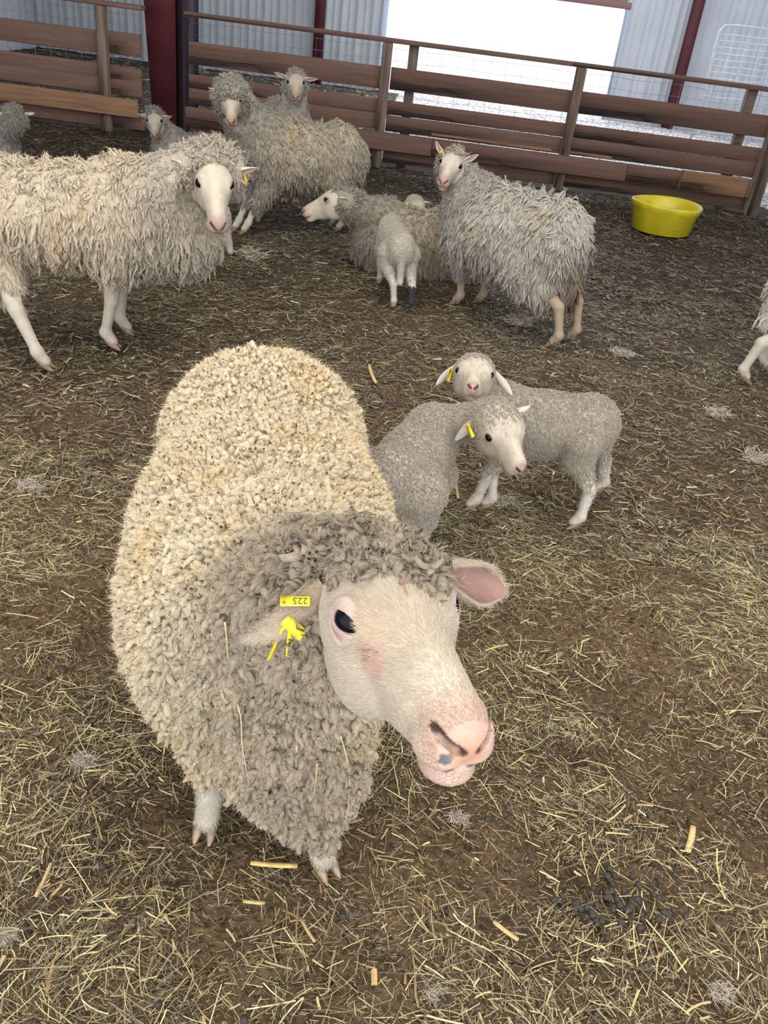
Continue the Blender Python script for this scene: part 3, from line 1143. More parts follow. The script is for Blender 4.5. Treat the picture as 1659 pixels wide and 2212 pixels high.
        mesh_obj('eye', S + cc - c, Qe, M['eye'], root)
    # hooves
    for (a, b, f, H, td, fr) in legs:
        lf = np.cross(Z3, td)
        R = np.stack([td, lf, Z3], 1)
        m = MB()
        for Ph, Qh in hoof_mesh(s * (1.0 if not lamb else 1.1), hoof_len, slim=hero, splay=.003 if hero else .012):
            m.add(Ph @ R.T + H - c, Qh)
        m.build('hoof', M['hoof'], root, smooth=True)

    # ---- fleece
    if not lamb:
        t = .045 * s
        RH32 = RH.astype(F32)

        def fleece(p):
            d = skin_body(p) - t
            d = smin(d, ell(p, W(-.02, 0, .44 - belly * .5 + raise_), np.array([.33 * body_len, .205 * wide, .17 + belly - raise_ * .5]) * s, RB), .06 * s)
            d = smin(d, ell(p, W(*chest[:3]), np.array([chest[3], chest[4] * wide, chest[5]]) * s, RB), .06 * s)
            d = smin(d, ell(p, W(-.33, 0, .42 + raise_), np.array([.11, .12 * wide, .19 - raise_ * .5]) * s, RB), .06 * s)
            d = smin(d, cap(p, W(-.42, 0, .52), W(-.44, 0, .28), .05 * s, .035 * s), .03 * s)
            for li, (a, b, f, H, td, fr) in enumerate(legs):
                lw = legwool if np.isscalar(legwool) else legwool[li]
                e2 = (a * .45 + b * .55 if raise_ == 0 or not fr else a * .9 + b * .1) if lw == 0 else b * (1 - lw) + f * lw
                if fr:
                    d = smin(d, cap(p, a, e2, .085 * s, .050 * s + .02 * lw), .05 * s)
                else:
                    d = smin(d, cap(p, a, e2, .115 * s, .055 * s), .05 * s)
            q = ((p - hO.astype(F32)) @ RH32) / hs
            nk = cap(p, W(.25, 0, .50), nk0, .15 * s * neck_r, .135 * s * neck_r)
            nk = smin(nk, cap(p, nk0, nk1, .13 * s * neck_r, .088 * hs * neck_r), .05)
            nk = smin(nk, ell(q, (-.014, 0, -.035), (.055, .072, .088)) * hs, .03)
            cut = np.maximum(-(q[:, 0] - (.030 if hero else .048) + .25 * np.abs(q[:, 2] + .02)), np.sqrt(((q - np.array([.13, 0, -.03], F32)) ** 2).sum(1)) - (.165 if hero else .135)) * hs
            nk = smax(nk, -cut, .02 * hs)
            d = smin(d, nk, .05 * s)
            if topknot > 0:
                tk = ell(q, (.012 + .02 * (topknot - 1) + (.028 if hero else 0), 0, .052 + (.008 if hero else 0)), (.058 * topknot, (.052 if hero else .060) * min(topknot, 1.35), .034 * topknot)) * hs
                d = smin(d, tk, .02 * hs)
            if cheeks > 0:
                qa = np.stack([q[:, 0], np.abs(q[:, 1]), q[:, 2]], 1)
                d = smin(d, ell(qa, (.02, .055, -.02), (.05 * cheeks, .045 * cheeks, .09 * cheeks)) * hs, .02)
            return d
        lo2, hi2 = lo - .12, hi + .12
        lo2[2] = max(lo2[2], .02 if not lying else -.05)
        hh = .0065 if hero else .011
        FP, FQ = surface(fleece, lo2, hi2, hh)
        N = vnormals(FP, FQ)
        qf = (FP - hO) @ RH / hs

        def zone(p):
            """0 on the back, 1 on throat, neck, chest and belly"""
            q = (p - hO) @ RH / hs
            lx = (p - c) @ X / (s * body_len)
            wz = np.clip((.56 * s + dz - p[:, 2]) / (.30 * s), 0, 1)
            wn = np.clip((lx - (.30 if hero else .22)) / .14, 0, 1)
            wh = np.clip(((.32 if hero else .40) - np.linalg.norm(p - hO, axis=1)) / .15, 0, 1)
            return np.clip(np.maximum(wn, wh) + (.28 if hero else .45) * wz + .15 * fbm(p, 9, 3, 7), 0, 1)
        fr_ = FP * np.array([1, 1, .55])
        if hero:
            b1, cid, _ = cells(FP, 62, 3)
            b2, cid2, _ = cells(FP, 22, 9)
            b3, _, _ = cells(FP * np.array([1, 1, .42]), 21, 15)
            disp = .004 * b1 + .008 * b2 + .006 * fbm(FP, 7, 2, 4) + .040 * b3 * zone(FP) - .026 * zone(FP)
        else:
            b1, cid, _ = cells(fr_, 60 / s, 3)
            disp = .010 * s * b1 + .016 * s * fbm(FP, 8, 3, 4)
        P2 = FP + N * (disp - .006)[:, None]
        zf = zone(FP)

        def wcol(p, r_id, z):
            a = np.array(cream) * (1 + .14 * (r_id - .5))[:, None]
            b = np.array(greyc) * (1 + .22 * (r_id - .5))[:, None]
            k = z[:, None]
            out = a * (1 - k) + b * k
            if stain is not None:
                ds = np.linalg.norm((p - W(*stain[0])) * [1, 1, .45], axis=1) + .05 * fbm(p, 14, 3, 61)
                out = mixc(out, (stain[1] - ds) / (stain[1] * .6) * .85, stain[2])
            yel = np.clip(fbm(p, 10, 3, 31) * 1.2, 0, 1)[:, None] * (1 - k)
            return out * (1 - yel * np.array([.06, .18, .42]))
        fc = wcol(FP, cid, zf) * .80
        Ps, Qs, Cs, Ks = [P2], [FQ], [fc], [P2 * 60]
        off = len(P2)
        paths = []
        N2 = vnormals(P2, FQ)

        def addlocks(path, rad, sides, bright=1.0):
            nonlocal off
            if True:
                kp = np.ones(len(path), bool)
                for a_, d_ in ear_axes:
                    tt = np.clip((path[:, 2] - a_) @ d_, 0, .085)
                    kp &= np.linalg.norm(path[:, 2] - a_ - tt[:, None] * d_, axis=1) > (.026 if hero else .036)
                path, rad = path[kp], rad[kp]
            Pn, Qn = tubes(path, rad, sides)
            n, sg = path.shape[:2]
            jit = 1 + .0 * rng.random(1)
            rid = rng.random(n)
            base = wcol(path[:, 0], rid, zone(path[:, 0]))
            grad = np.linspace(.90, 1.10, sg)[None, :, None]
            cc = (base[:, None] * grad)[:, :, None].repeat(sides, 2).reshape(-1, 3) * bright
            Pn = Pn + rng.normal(size=Pn.shape) * (rad[:, :, None].repeat(sides, 2).reshape(-1, 1) * .05)
            Ps.append(Pn)
            Qs.append(Qn + off)
            Cs.append(cc)
            Ks.append(strand_uv(n, sg, sides, rng))
            off += len(Pn)
            paths.append((path, rad))
        if hero:
            wb = lambda p: (1 - zone(p)) + .12
            wn = lambda p: np.clip(zone(p) - .25, 0, 1) + .03
            nearh = lambda p: (np.linalg.norm(p - HL(.0, 0, .05), axis=1) < .125 * hs).astype(float) + 1e-6
            pa, ra = grow(P2, FQ, N2, 16000, rng, .017, .0056, 5, 6, outw=1.0, down=.5, rand=.30, droop=.12, curl=.0022, turns=.8, prof=BLOB, weight=wb)
            addlocks(pa, ra, 6)
            pa, ra = grow(P2, FQ, N2, 18000, rng, .024, .0058, 7, 5, outw=.8, down=.7, rand=.6, droop=.22, curl=.0045, turns=1.2, prof=KNOB, weight=wn, Lvar=.6)
            pa = clump(pa, rng, 4, .55, 1.0)
            addlocks(pa, ra, 5)
            pa, ra = grow(P2, FQ, N2, 2300, rng, .026, .0047, 8, 5, outw=.9, down=.2, rand=.6, droop=.10, curl=.007, turns=1.6, prof=STRAND, weight=nearh)
            addlocks(pa, ra, 5)
        else:
            pa, ra = grow(P2, FQ, N2, nlock, rng, Llock * s, rlock * s, 6, 4, outw=.34, down=1.2, rand=.28, droop=.32, curl=.0050 * s, turns=1.5, prof=STRAND, Lvar=.5,
                          lenf=lambda p, n_: (1 - .55 * np.clip((.30 - np.linalg.norm(p - hO, axis=1)) / .10, 0, 1)) * (1 - .30 * np.clip(n_[:, 2] * 1.6, 0, 1)))
            pa = clump(pa, rng)
            addlocks(pa, ra, 3 if c[1] > 5 else 4)
            nearh = lambda p: (np.linalg.norm(p - HL(.0, 0, .05), axis=1) < .14 * hs).astype(float) + 1e-6
            pa, ra = grow(P2, FQ, N2, 420, rng, .026 * s, .0062 * s, 6, 4, outw=1.0, down=.1, rand=.7, droop=.12, curl=.005, turns=1.3, prof=STRAND, weight=nearh)
            addlocks(pa, ra, 4)
        mesh_obj('fleece', np.concatenate(Ps) - c, np.concatenate(Qs), M['wool'], root, col=np.concatenate(Cs), strand=np.concatenate(Ks))
        if nfuzz:
            big = [p for p in paths]
            fP, fQ, fC, of = [], [], [], 0
            for p, pr in big:
                n = int(nfuzz * len(p) / sum(len(q[0]) for q in big))
                a, b, k = fuzz(p, pr, n, rng, (.015 if hero else .018), (.00026 if hero else .0007), 1.0)
                base = wcol(p[k, 0], rng.random(n), zone(p[k, 0])) * 1.18
                fP.append(a)
                fQ.append(b + of)
                fC.append(base[:, None].repeat(6, 1).reshape(-1, 3))
                of += len(a)
            mesh_obj('wool_wisps', np.concatenate(fP) - c, np.concatenate(fQ), M['fuzz'], root, col=np.concatenate(fC), smooth=False)
    else:
        # tight lamb curls
        N = vnormals(P[:nbody], Q[(Q < nbody).all(1)])
        Qb = Q[(Q < nbody).all(1)]
        Pb = P[:nbody]

        def wz(p):
            q = (p - hO) @ RH / hs
            face = np.clip((q[:, 0] - .01 - .4 * np.maximum(q[:, 2], 0)) / .03, 0, 1) * (np.linalg.norm(q - [.07, 0, -.01], axis=1) < .115)
            return np.clip((p[:, 2] - .20 * s) / (.1 * s), 0, 1) * (1 - face) + 1e-5
        pa, ra = grow(Pb, Qb, N, nlock, rng, .0085, .0018, 4, 4, outw=.35, down=.9, rand=.5, droop=.05, curl=.0020, turns=.8, prof=STRAND, weight=wz)
        rid = rng.random(len(pa))
        base = np.array(greyc) * 1.9 * V(1.0, .97, .92) * (1 + .30 * (rid - .5))[:, None] * (1.0 + .12 * fbm(pa[:, 0], 12, 2, 5))[:, None]
        topw = np.clip(N[:, 2], 0, 1)
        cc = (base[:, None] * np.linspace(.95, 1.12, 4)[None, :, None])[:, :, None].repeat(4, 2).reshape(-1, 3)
        a, b = tubes(pa, ra, 4)
        mesh_obj('fleece', a - c, b, M['wool'], root, col=cc, strand=strand_uv(len(pa), 4, 4, rng))
        n = nfuzz
        pos, vi = sample_surface(Pb, Qb, n, rng)
        nn = N[vi]
        keep = ((pos - hO) @ RH / hs)[:, 0] < .12
        pos, nn = pos[keep], nn[keep]
        n = len(pos)
        g = -Z3
        gt = g - (nn @ g)[:, None] * nn
        d = nrm(nn * .55 + gt * .6 + rng.normal(size=(n, 3)) * .4)
        ln = (.008 * rng.uniform(.5, 1.2, n))[:, None]
        pts_ = np.stack([pos, pos + d * ln * .6, pos + nrm(d + gt * .5) * ln], 1)
        side = nrm(np.cross(d, rng.normal(size=(n, 3))))[:, None].repeat(3, 1)
        a, b = ribbons(pts_, np.tile(np.array([.0004, .0003, .0001]), (n, 1)), side)
        ci = col[vi[keep]] * 1.1
        mesh_obj('wool_wisps', a - c, b, M['fuzz'], root, col=ci[:, None].repeat(6, 1).reshape(-1, 3), smooth=False)
    import gc
    gc.collect()
    print(name, 'built in', round(time.time() - t_0, 1), 'skin', len(P))
    return dict(surf=(P2, FQ, N2) if not lamb else None, ears=ear_axes, root=root, c=c, HL=HL, RH=RH, W=W, hs=hs)


def ear_tag_loop(S, local, rot_dir, length=.035, width=.012):
    """small yellow loop tag through an ear, given in head coordinates"""
    c, HL, RH = S['c'], S['HL'], S['RH']
    a = HL(*local) - c
    d = RH @ nrm(V(*rot_dir))
    b1 = nrm(np.cross(d, RH[:, 0] + .01))
    b2 = np.cross(d, b1)
    m = MB()
    P = []
    for sx in (-1, 1):
        for off in (-.0012, .0012):
            pass
    R = np.stack([d, b1, b2], 1)
    m.box((0, -width / 2, -.003), (length, width / 2, -.0012), .0006)
    m.box((0, -width / 2, .0022), (length, width / 2, .004), .0006)
    m.box((-.004, -width / 2, -.003), (.001, width / 2, .004), .0008)
    m.xform(R, a)
    o = m.build('ear_tag', M['tagy'], S['root'])
    o['label'] = 'yellow plastic ear tag'
    m = MB()
    for k in range(6):
        m.box((.008 + k * .0042, -width * .3, .0041), (.0105 + k * .0042, width * .3 * (1 if k % 2 else .2), .0044))
    m.xform(R, a)
    m.build('print', M['ink'], o)
    return o


def hero_tag(S):
    """numbered plate on the back of the ear, hollow clip and two straps hanging under it"""
    a0, d0 = S['ears'][0]
    c = S['c']
    mid = a0 + d0 * .052 - c
    up = nrm(V(-.05, -.45, 1.0))
    lx = nrm(V(.97, .12, .02))
    lx = nrm(lx - (lx @ up) * up)
    wy = np.cross(up, lx)
    R = np.stack([lx, wy, up], 1)
    o0 = mid + up * .016 + lx * .014
    m = MB()
    m.box((-.0165, -.0062, 0), (.0165, .0062, .0016), .0006)
    m.xform(R, o0)
    plate = m.build('ear_tag', M['tagy'], S['root'])
    plate['label'] = 'yellow numbered ear tag'
    fc = bpy.data.curves.new('print', 'FONT')
    fc.body = '225  *'
    fc.size = .0115
    fc.extrude = .0001
    fc.align_x, fc.align_y = 'CENTER', 'CENTER'
    fc.materials.append(M['ink'])
    ft = bpy.data.objects.new('print_text', fc)
    C.objects.link(ft)
    bpy.context.view_layer.update()
    fo = bpy.data.objects.new('print', bpy.data.meshes.new_from_object(ft.evaluated_get(bpy.context.evaluated_depsgraph_get())))
    bpy.data.objects.remove(ft)
    C.objects.link(fo)
    fo.parent = plate
    Rt = np.stack([-lx, -wy, up], 1)
    t = o0 + up * .0019
    fo.matrix_local = Matrix([[*Rt[0], t[0]], [*Rt[1], t[1]], [*Rt[2], t[2]], [0, 0, 0, 1]])
    # hollow clip
    e1 = nrm(V(.80, -.35, -.38))
    e2 = nrm(np.cross(V(0, 0, 1), e1))
    e3 = np.cross(e1, e2)
    R = np.stack([e1, e2, e3], 1)
    m = MB()
    m.box((0, -.0062, -.0040), (.028, .0062, -.0030), .0003)
    m.box((0, -.0062, .0030), (.028, .0062, .0040), .0003)
    m.box((0, -.0062, -.0030), (.028, -.0052, .0030))
    m.box((0, .0052, -.0030), (.028, .0062, .0030))
    m.xform(R, mid + V(.004, -.014, -.004))
    m.build('ear_tag_clip', M['tagy'], S['root'])
    # looped straps
    m = MB()

    def strap(p0, p1, w, n):
        p0, p1 = np.array(p0), np.array(p1)
        a = nrm(p1 - p0)
        n_ = nrm(np.array(n) - (np.array(n) @ a) * a)
        b = np.cross(n_, a)
        mm = MB()
        mm.box((0, -w / 2, -.0009), (np.linalg.norm(p1 - p0), w / 2, .0009), .0003)
        mm.xform(np.stack([a, b, n_], 1), p0)
        m.add(np.concatenate(mm.P), mm.Q)
    q = mid + V(.002, -.016, -.016)
    strap(q, q + V(-.012, -.002, -.044), .0060, (.9, -.45, 0))
    strap(q + V(.010, 0, .0), q + V(.010, -.004, -.036), .0072, (.5, -.85, .1))
    strap(q + V(-.006, .012, .0), q + V(-.004, .014, -.032), .0070, (.3, -.9, .1))
    t = np.linspace(-.2, math.pi + .2, 12)
    for k in range(-3, 4):
        m.tube(np.stack([q[0] + .005 + .0055 * np.cos(t), q[1] + .0008 * k + 0 * t, q[2] - .004 + .008 * np.sin(t)], 1), .0014, 6)
    m.build('ear_tag_loop', M['tagy'], S['root'], smooth=False)
    m = MB()
    for k in range(7):
        z = -.010 - k * .0034
        m.box(q + V(.0085, -.0032 - .001, z), q + V(.0130 - .001 * (k % 3), -.0026 + z * .1, z - .0018))
    m.build('print', M['ink'], S['root'].children[-1])


hero = sheep('ewe', 'big cream ewe close up with tagged ear and pink nose, standing on the straw', (-.235, 1.47), (.20, -.98), 1.02, 'ewe',
             (-.006, .79, .853), (.396, -.88, .262), (-.116, .235, .965), 1.05,
             [(-.268, 1.118), (-.035, 1.065), (-.40, 1.74), (-.12, 1.80)], rng_seed=4, style='hero', h=.009, nfuzz=170000,
             cream=(0.805, 0.659, 0.439), greyc=(0.400, 0.315, 0.215), belly=.04, legwool=(.40, .72, .5, .5), chest=(.31, .055, .30, .12, .12, .25), body_len=1.13, topknot=1.02, toe=[(.0, -1), (.85, -1), (.1, -1), (.1, -1)], wide=1.22,
             ears=[(-.22, .86, -.72, -.25, .25, -.9, .95), (-.02, .98, -.42, .85, .1, .20, 1.14)], hoof_len=.062)

hero_tag(hero)

B = sheep('ewe', 'long shaggy cream ewe standing side on, face turned to the viewer, tagged ear', (-1.46, 3.50), (.93, .18), 1.05, 'ewe',
          (-.840, 3.515, .776), (.299, -.846, -.442), (.136, -.421, .897), 1.13,
          [(-1.269, 3.478), (-1.27, 3.67), (-1.439, 3.173), (-1.74, 3.667)], rng_seed=7, cream=(0.732, 0.598, 0.427), greyc=(0.537, 0.451, 0.342), nlock=13000, Llock=.055, raise_=.06, chest=(.45, 0, .50, .17, .15, .17),
          ears=[(-.15, .9, .12, .9, -.1, -.35, .85), (-.05, .98, .02, .95, .1, -.2, .95)], topknot=.72, nfuzz=30000, neck_r=1.3)
ear_tag_loop(B, (.03, .105, .022), (.25, .35, -1), .030, .009)

CC = sheep('ewe', 'woolly grey-cream ewe with thick wool over the forehead standing behind the side-on ewe', (-.86, 5.98), (-.90, -.42), 1.0, 'ewe',
           (-1.251, 5.70, .82), (.213, -.895, -.392), (.041, -.393, .919), 1.0,
           [(-1.21, 5.75), (-1.14, 5.70), (-.62, 6.25), (-.56, 6.10)], rng_seed=9, cream=(0.573, 0.488, 0.366), greyc=(0.403, 0.354, 0.281), nlock=12000,
           topknot=1.75, cheeks=1.15, legwool=.2, neck_r=1.25, belly=.0, ears=[(-.1, .9, .1, .8, .1, -.4, .75), (-.1, .9, -.2, .8, .1, -.4, .75)], nfuzz=24000)

D = sheep('ewe', 'bare-faced pale ewe with ears out sideways behind the thick-wooled ewe', (-1.15, 7.22), (.33, -.94), .95, 'ewe',
          (-1.045, 6.93, .83), (.161, -.96, -.227), (-.008, -.232, .973), .98,
          [(-1.07, 6.79), (-.98, 6.80), (-1.42, 7.5), (-1.2, 7.6)], rng_seed=12, cream=(0.561, 0.500, 0.403), greyc=(0.439, 0.390, 0.329), nlock=5000, topknot=.8,
          ears=[(-.05, .95, .22, .95, .1, -.1, 1.0), (-.05, .98, -.02, .95, .1, -.1, 1.0)], nfuzz=12000, h=.009)

Es = sheep('ewe', 'small grey-faced sheep lying by the red frame column, ears low', (-1.84, 7.28), (-.93, -.30), .86, 'ewe',
           (-2.176, 7.20, .42), (.251, -.918, -.306), (.062, -.3, .952), .93,
           [], lying=True, rng_seed=14, cream=(0.439, 0.403, 0.329), greyc=(0.354, 0.317, 0.268), nlock=5000, topknot=1.05,
           ears=[(-.1, .95, -.05, .9, .1, -.3, .85), (-.1, .95, -.05, .9, .1, -.3, .85)], nfuzz=12000, h=.009)

Fs = sheep('ewe', 'grey woolly sheep lying far left, head turned away with one pale ear out', (-3.3, 6.45), (.9, -.25), .9, 'ewe',
           (-2.90, 6.32, .43), (-.55, .80, -.15), (-.1, .12, .97), .95,
           [], lying=True, rng_seed=15, cream=(0.439, 0.403, 0.329), greyc=(0.342, 0.305, 0.256), nlock=4500, topknot=1.2,
           ears=[(-.25, .95, .05, .7, .1, -.3, .9), (-.25, .95, .05, .7, .1, -.3, .9)], nfuzz=12000, h=.009)

G = sheep('ewe', 'cream ewe lying down in profile with her head up, facing away from the yellow tub', (.0, 5.36), (-.98, .05), .95, 'ewe',
          (-.476, 5.259, .378), (-.965, -.049, -.256), (-.26, .118, .961), 1.0,
          [], lying=True, rng_seed=16, cream=(0.561, 0.476, 0.354), greyc=(0.366, 0.317, 0.244), nlock=8000, topknot=.95,
          ears=[(-.7, .6, -.3, .3, .6, -.4, .7), (-.75, .55, -.35, .3, .7, -.4, .62)], nfuzz=24000)

J = sheep('ewe', 'shaggy grey ewe standing rear towards the viewer, looking back over the lying ewe', (.46, 4.60), (-.73, .68), .99, 'ewe',
          (.124, 4.86, .722), (-.176, -.973, -.149), (.079, -.165, .983), .94,
          [(.386, 4.826), (.252, 4.735), (.86, 4.389), (.751, 4.246)], rng_seed=18, cream=(0.561, 0.500, 0.415), greyc=(0.415, 0.366, 0.305), nlock=14000, Llock=.075,
          topknot=.85, ears=[(-.2, .75, .62, .85, .2, .0, .85), (-.1, .8, .55, .9, .1, .0, .85)], nfuzz=30000, legcol=(.30, .22, .15), stain=((-.46, -.02, .25), .16, (.17, .10, .055)))
ear_tag_loop(J, (.02, -.075, .065), (.2, -.2, -1), .018, .009)

Ms = sheep('ewe', 'ewe at the right frame edge, only a pale hind leg and wool edge showing', (2.17, 4.2), (.98, .05), 1.0, 'ewe',
           (2.62, 4.1, .75), (.9, -.2, -.3), (.3, 0, .95), 1.0,
           [(2.35, 4.05), (2.35, 4.3), (1.68, 4.087), (1.85, 4.32)], rng_seed=19, cream=(0.732, 0.659, 0.549), greyc=(0.610, 0.549, 0.464), nlock=3000, nfuzz=6000, h=.009)

K = sheep('lamb', 'grey-white lamb standing side on, looking straight ahead, yellow tag hanging from one ear', (.468, 2.56), (-.97, -.08), .67, 'lamb',
          (.222, 2.511, .473), (-.069, -.96, .271), (.005, .271, .963), 1.16,
          [(.342, 2.52), (.291, 2.499), (.758, 2.739), (.636, 2.465)], rng_seed=21, body_len=.86, wide=.88, h=.0048, nlock=34000, nfuzz=24000, greyc=(.40, .345, .28), legcol=(.50, .44, .37),
          ears=[(-.1, .70, -.85, -.6, .4, -.3, 1.0), (-.1, .80, -.75, -.6, .4, -.3, 1.1)])
ear_tag_loop(K, (.018, -.062, .008), (.05, -.15, -1), .036, .010)

L = sheep('lamb', 'white lamb beside the big ewe, turning its head back, yellow tag by its eye', (.06, 2.20), (.33, .94), .64, 'lamb',
          (.270, 2.235, .455), (.50, -.80, -.30), (.05, -.30, .955), 1.27,
          [(.15, 2.34), (.07, 2.36), (.125, 2.06), (.01, 2.07)], rng_seed=23, body_len=.88, wide=1.1, leg_thick=1.45, h=.0048, nlock=34000, nfuzz=24000, greyc=(.44, .38, .31), legcol=(.44, .38, .31),
          ears=[(-.12, .42, -.95, -.4, -.6, -.3, 1.0), (-.1, .97, -.12, .8, .1, -.3, .7)])
ear_tag_loop(L, (.004, -.066, .004), (.85, .05, -.30), .036, .010)

H = sheep('lamb', 'lamb seen from behind with one black lower hind leg, beside the lying ewe', (-.13, 4.80), (-.22, .97), .60, 'lamb',
          (-.20, 5.06, .22), (-.2, .85, -.55), (-.1, .55, .83), .85,
          [(-.20, 5.02), (-.203, 4.98), (-.003, 4.577), (-.097, 4.563)], rng_seed=25, h=.005, nlock=16000, nfuzz=26000, greyc=(.46, .41, .34), legcol=(.48, .43, .36),
          dark_leg=(-.003, 4.577, .13), ears=[None, None])

I = sheep('lamb', 'small pale lamb tucked behind the lamb seen from behind, only its woolly head showing', (.04, 5.74), (-.8, -.5), .60, 'lamb',
          (-.065, 5.62, .345), (.55, -.8, -.25), (.1, -.3, .95), 1.0,
          [], lying=True, rng_seed=27, h=.006, nlock=13000, nfuzz=9000, greyc=(.44, .39, .32))
ear_tag_loop(I, (.010, -.064, -.004), (.1, -.1, -1), .034, .012)

N_ = sheep('lamb', 'lamb hidden behind the side-on ewe, two white legs showing below her chest', (-1.29, 4.70), (-.98, .1), .66, 'lamb',
           (-1.62, 4.72, .40), (-.8, -.3, -.3), (-.3, 0, .95), 1.0,
           [(-1.45, 4.85), (-1.401, 4.716), (-1.18, 4.76), (-1.134, 4.598)], rng_seed=29, h=.006, nlock=4000, nfuzz=3000, greyc=(.42, .37, .30))


# ------------------------------------------------------------------ tub
tub = empty('feed_tub', (1.99, 7.52, 0))
tag(tub, 'shallow round yellow plastic feed tub on the dirt near the fence', 'tub')
prof = [(0.0, 0.012), (0.205, 0.010), (0.222, 0.02), (0.247, 0.20), (0.262, 0.214), (0.268, 0.245), (0.272, 0.262), (0.264, 0.270), (0.256, 0.262), (0.240, 0.205), (0.214, 0.035), (0.0, 0.03)]
ns = 64
P, Q = [], []
for k in range(ns):
    a = 2 * math.pi * k / ns
    wob = 1.07 + 0.012 * math.sin(2 * a + 0.6)
    for r, z in prof:
        P.append((r * wob * math.cos(a), r * wob * math.sin(a), z * .90 + (0.006 * math.sin(2 * a) if z > 0.15 else 0)))
nn = len(prof)
for k in range(ns):
    for i in range(nn - 1):
        Q.append([k * nn + i, ((k + 1) % ns) * nn + i, ((k + 1) % ns) * nn + i + 1, k * nn + i + 1])
mesh_obj('bowl', P, Q, M['tub'], tub)
m = MB()
for k in range(28):
    a0 = math.radians(-78 + rng.uniform(-1, 1) * 0 + (k % 7) * 1.9)
    z = 0.075 + (k // 7) * 0.022
    rr = 0.242 + (z - 0.02) / 0.18 * 0.025 + 0.0012
    m.box((rr * math.cos(a0) - 0.003, rr * math.sin(a0) - 0.0005, z), (rr * math.cos(a0) + 0.0035, rr * math.sin(a0) + 0.001, z + 0.009))
m.build('moulded_print', M['faded'], tub)

# ------------------------------------------------------------------ straw litter
def straw_field(name, n, x0, x1, y0, y1, L, w, seed, pal, dens, patch, lift=.004, fold=False, kind='stuff', label=None, cat='straw'):
    rng = np.random.default_rng(seed)
    y = y0 + (y1 - y0) * rng.random(n * 3) ** dens
    x = x0 + (x1 - x0) * rng.random(n * 3)
    # keep to the wedge the pen shows
    ok = (np.abs(x - .0) < .62 + .50 * y) & ~((np.abs(y - 9.42) < .22) & (np.abs(x + 2.63) < .32))
    p = np.stack([x, y, np.zeros(len(x))], 1)[ok]
    keep = rng.random(len(p)) < np.clip(.55 + patch * fbm(p, 2.6, 3, 77) + .5 * patch * fbm(p, 9, 2, 78), .04, 1)
    p = p[keep][:n]
    n = len(p)
    a = rng.uniform(0, 2 * math.pi, n)
    # swept together in tufts: neighbouring stalks share a direction
    a = np.where(rng.random(n) < .55, fbm(p, 5, 2, 40) * 7 + rng.normal(size=n) * .5, a)
    ln = L * rng.lognormal(0, .55, n)
    ln = np.clip(ln, L * .25, L * 3.5)
    d = np.stack([np.cos(a), np.sin(a), rng.normal(size=n) * .10], 1)
    bend = rng.normal(size=n) * .07
    sd = np.stack([-np.sin(a), np.cos(a), 0 * a], 1)
    zz = ground_h(p) + .002 + rng.random(n) ** 2 * lift * 4
    c0 = np.stack([p[:, 0], p[:, 1], zz], 1)
    t = np.array([-.5, -.17, .17, .5])
    pts = c0[:, None] + d[:, None] * (ln[:, None] * t)[..., None] + sd[:, None] * ((ln * bend)[:, None] * (t * t * 2))[..., None]
    tilt = rng.normal(size=n) * .45
    side = nrm(sd * np.cos(tilt)[:, None] + Z3 * np.sin(tilt)[:, None])[:, None].repeat(4, 1)
    ww = w * rng.lognormal(0, .4, n)
    if fold:
        # a folded blade: three points across, so it has two faces that catch light differently
        up = np.cross(d, side[:, 0])
        up = up * np.sign(up[:, 2:3] + 1e-9)
        A = pts - side * ww[:, None, None]
        Bm = pts + up[:, None] * ww[:, None, None] * .55
        Cc = pts + side * ww[:, None, None]
        P = np.stack([A, Bm, Cc], 2).reshape(-1, 3)
        base = (np.arange(n) * 12)[:, None, None]
        i = (np.arange(3) * 3)[None, :, None]
        j = np.arange(2)[None, None]
        Q = np.stack([base + i + j, base + i + j + 1, base + i + 3 + j + 1, base + i + 3 + j], -1).reshape(-1, 4)
        per = 12
    else:
        P, Q = ribbons(pts[:, [0, 1, 3]], ww[:, None] * np.ones((1, 3)), side[:, :3])
        per = 6
    pal = np.array(pal)
    k = rng.integers(0, len(pal), n)
    col = pal[k] * rng.uniform(.75, 1.2, (n, 1))
    o = mesh_obj(name, P, Q, M['straw'], col=col[:, None].repeat(per, 1).reshape(-1, 3), smooth=False)
    return tag(o, label, cat, kind=kind)


TINY = [(.34, .27, .13), (.20, .14, .07), (.12, .08, .045), (.42, .34, .18), (.26, .17, .08)]
CHIP = [(.50, .32, .12), (.42, .24, .10), (.58, .42, .18), (.30, .16, .08), (.60, .50, .24)]
YEL = [(.62, .52, .24), (.56, .46, .20), (.66, .58, .32), (.46, .36, .16), (.40, .34, .15), (.36, .24, .12), (.30, .26, .14)]
OLD = [(.13, .094, .05), (.18, .135, .073), (.10, .07, .04), (.24, .185, .10), (.16, .135, .08), (.075, .055, .035)]
MID = OLD + [(.32, .25, .125), (.38, .32, .17)]
straw_field('straw_bedding', 74000, -1.6, 1.6, .45, 2.6, .019, .00055, 50, MID, 1.0, 1.0, label='fine chopped straw and hay trodden into the dirt around the big ewe')
straw_field('straw_bedding', 17000, -1.6, 1.6, .45, 2.6, .034, .0007, 51, YEL, 1.0, 1.1, .006, fold=True, label='loose yellow straw stalks scattered over the dirt around the big ewe')
straw_field('chaff', 60000, -1.6, 1.6, .45, 2.6, .008, .0005, 55, TINY, 1.0, .1, .001, label='tiny chaff bits strewn over the brown dirt around the big ewe', cat='chaff')
straw_field('straw_bedding', 500, -1.6, 1.6, .45, 2.8, .024, .0017, 56, CHIP, 1.0, .4, .005, fold=True, label='broad golden and reddish straw chips on the near dirt')
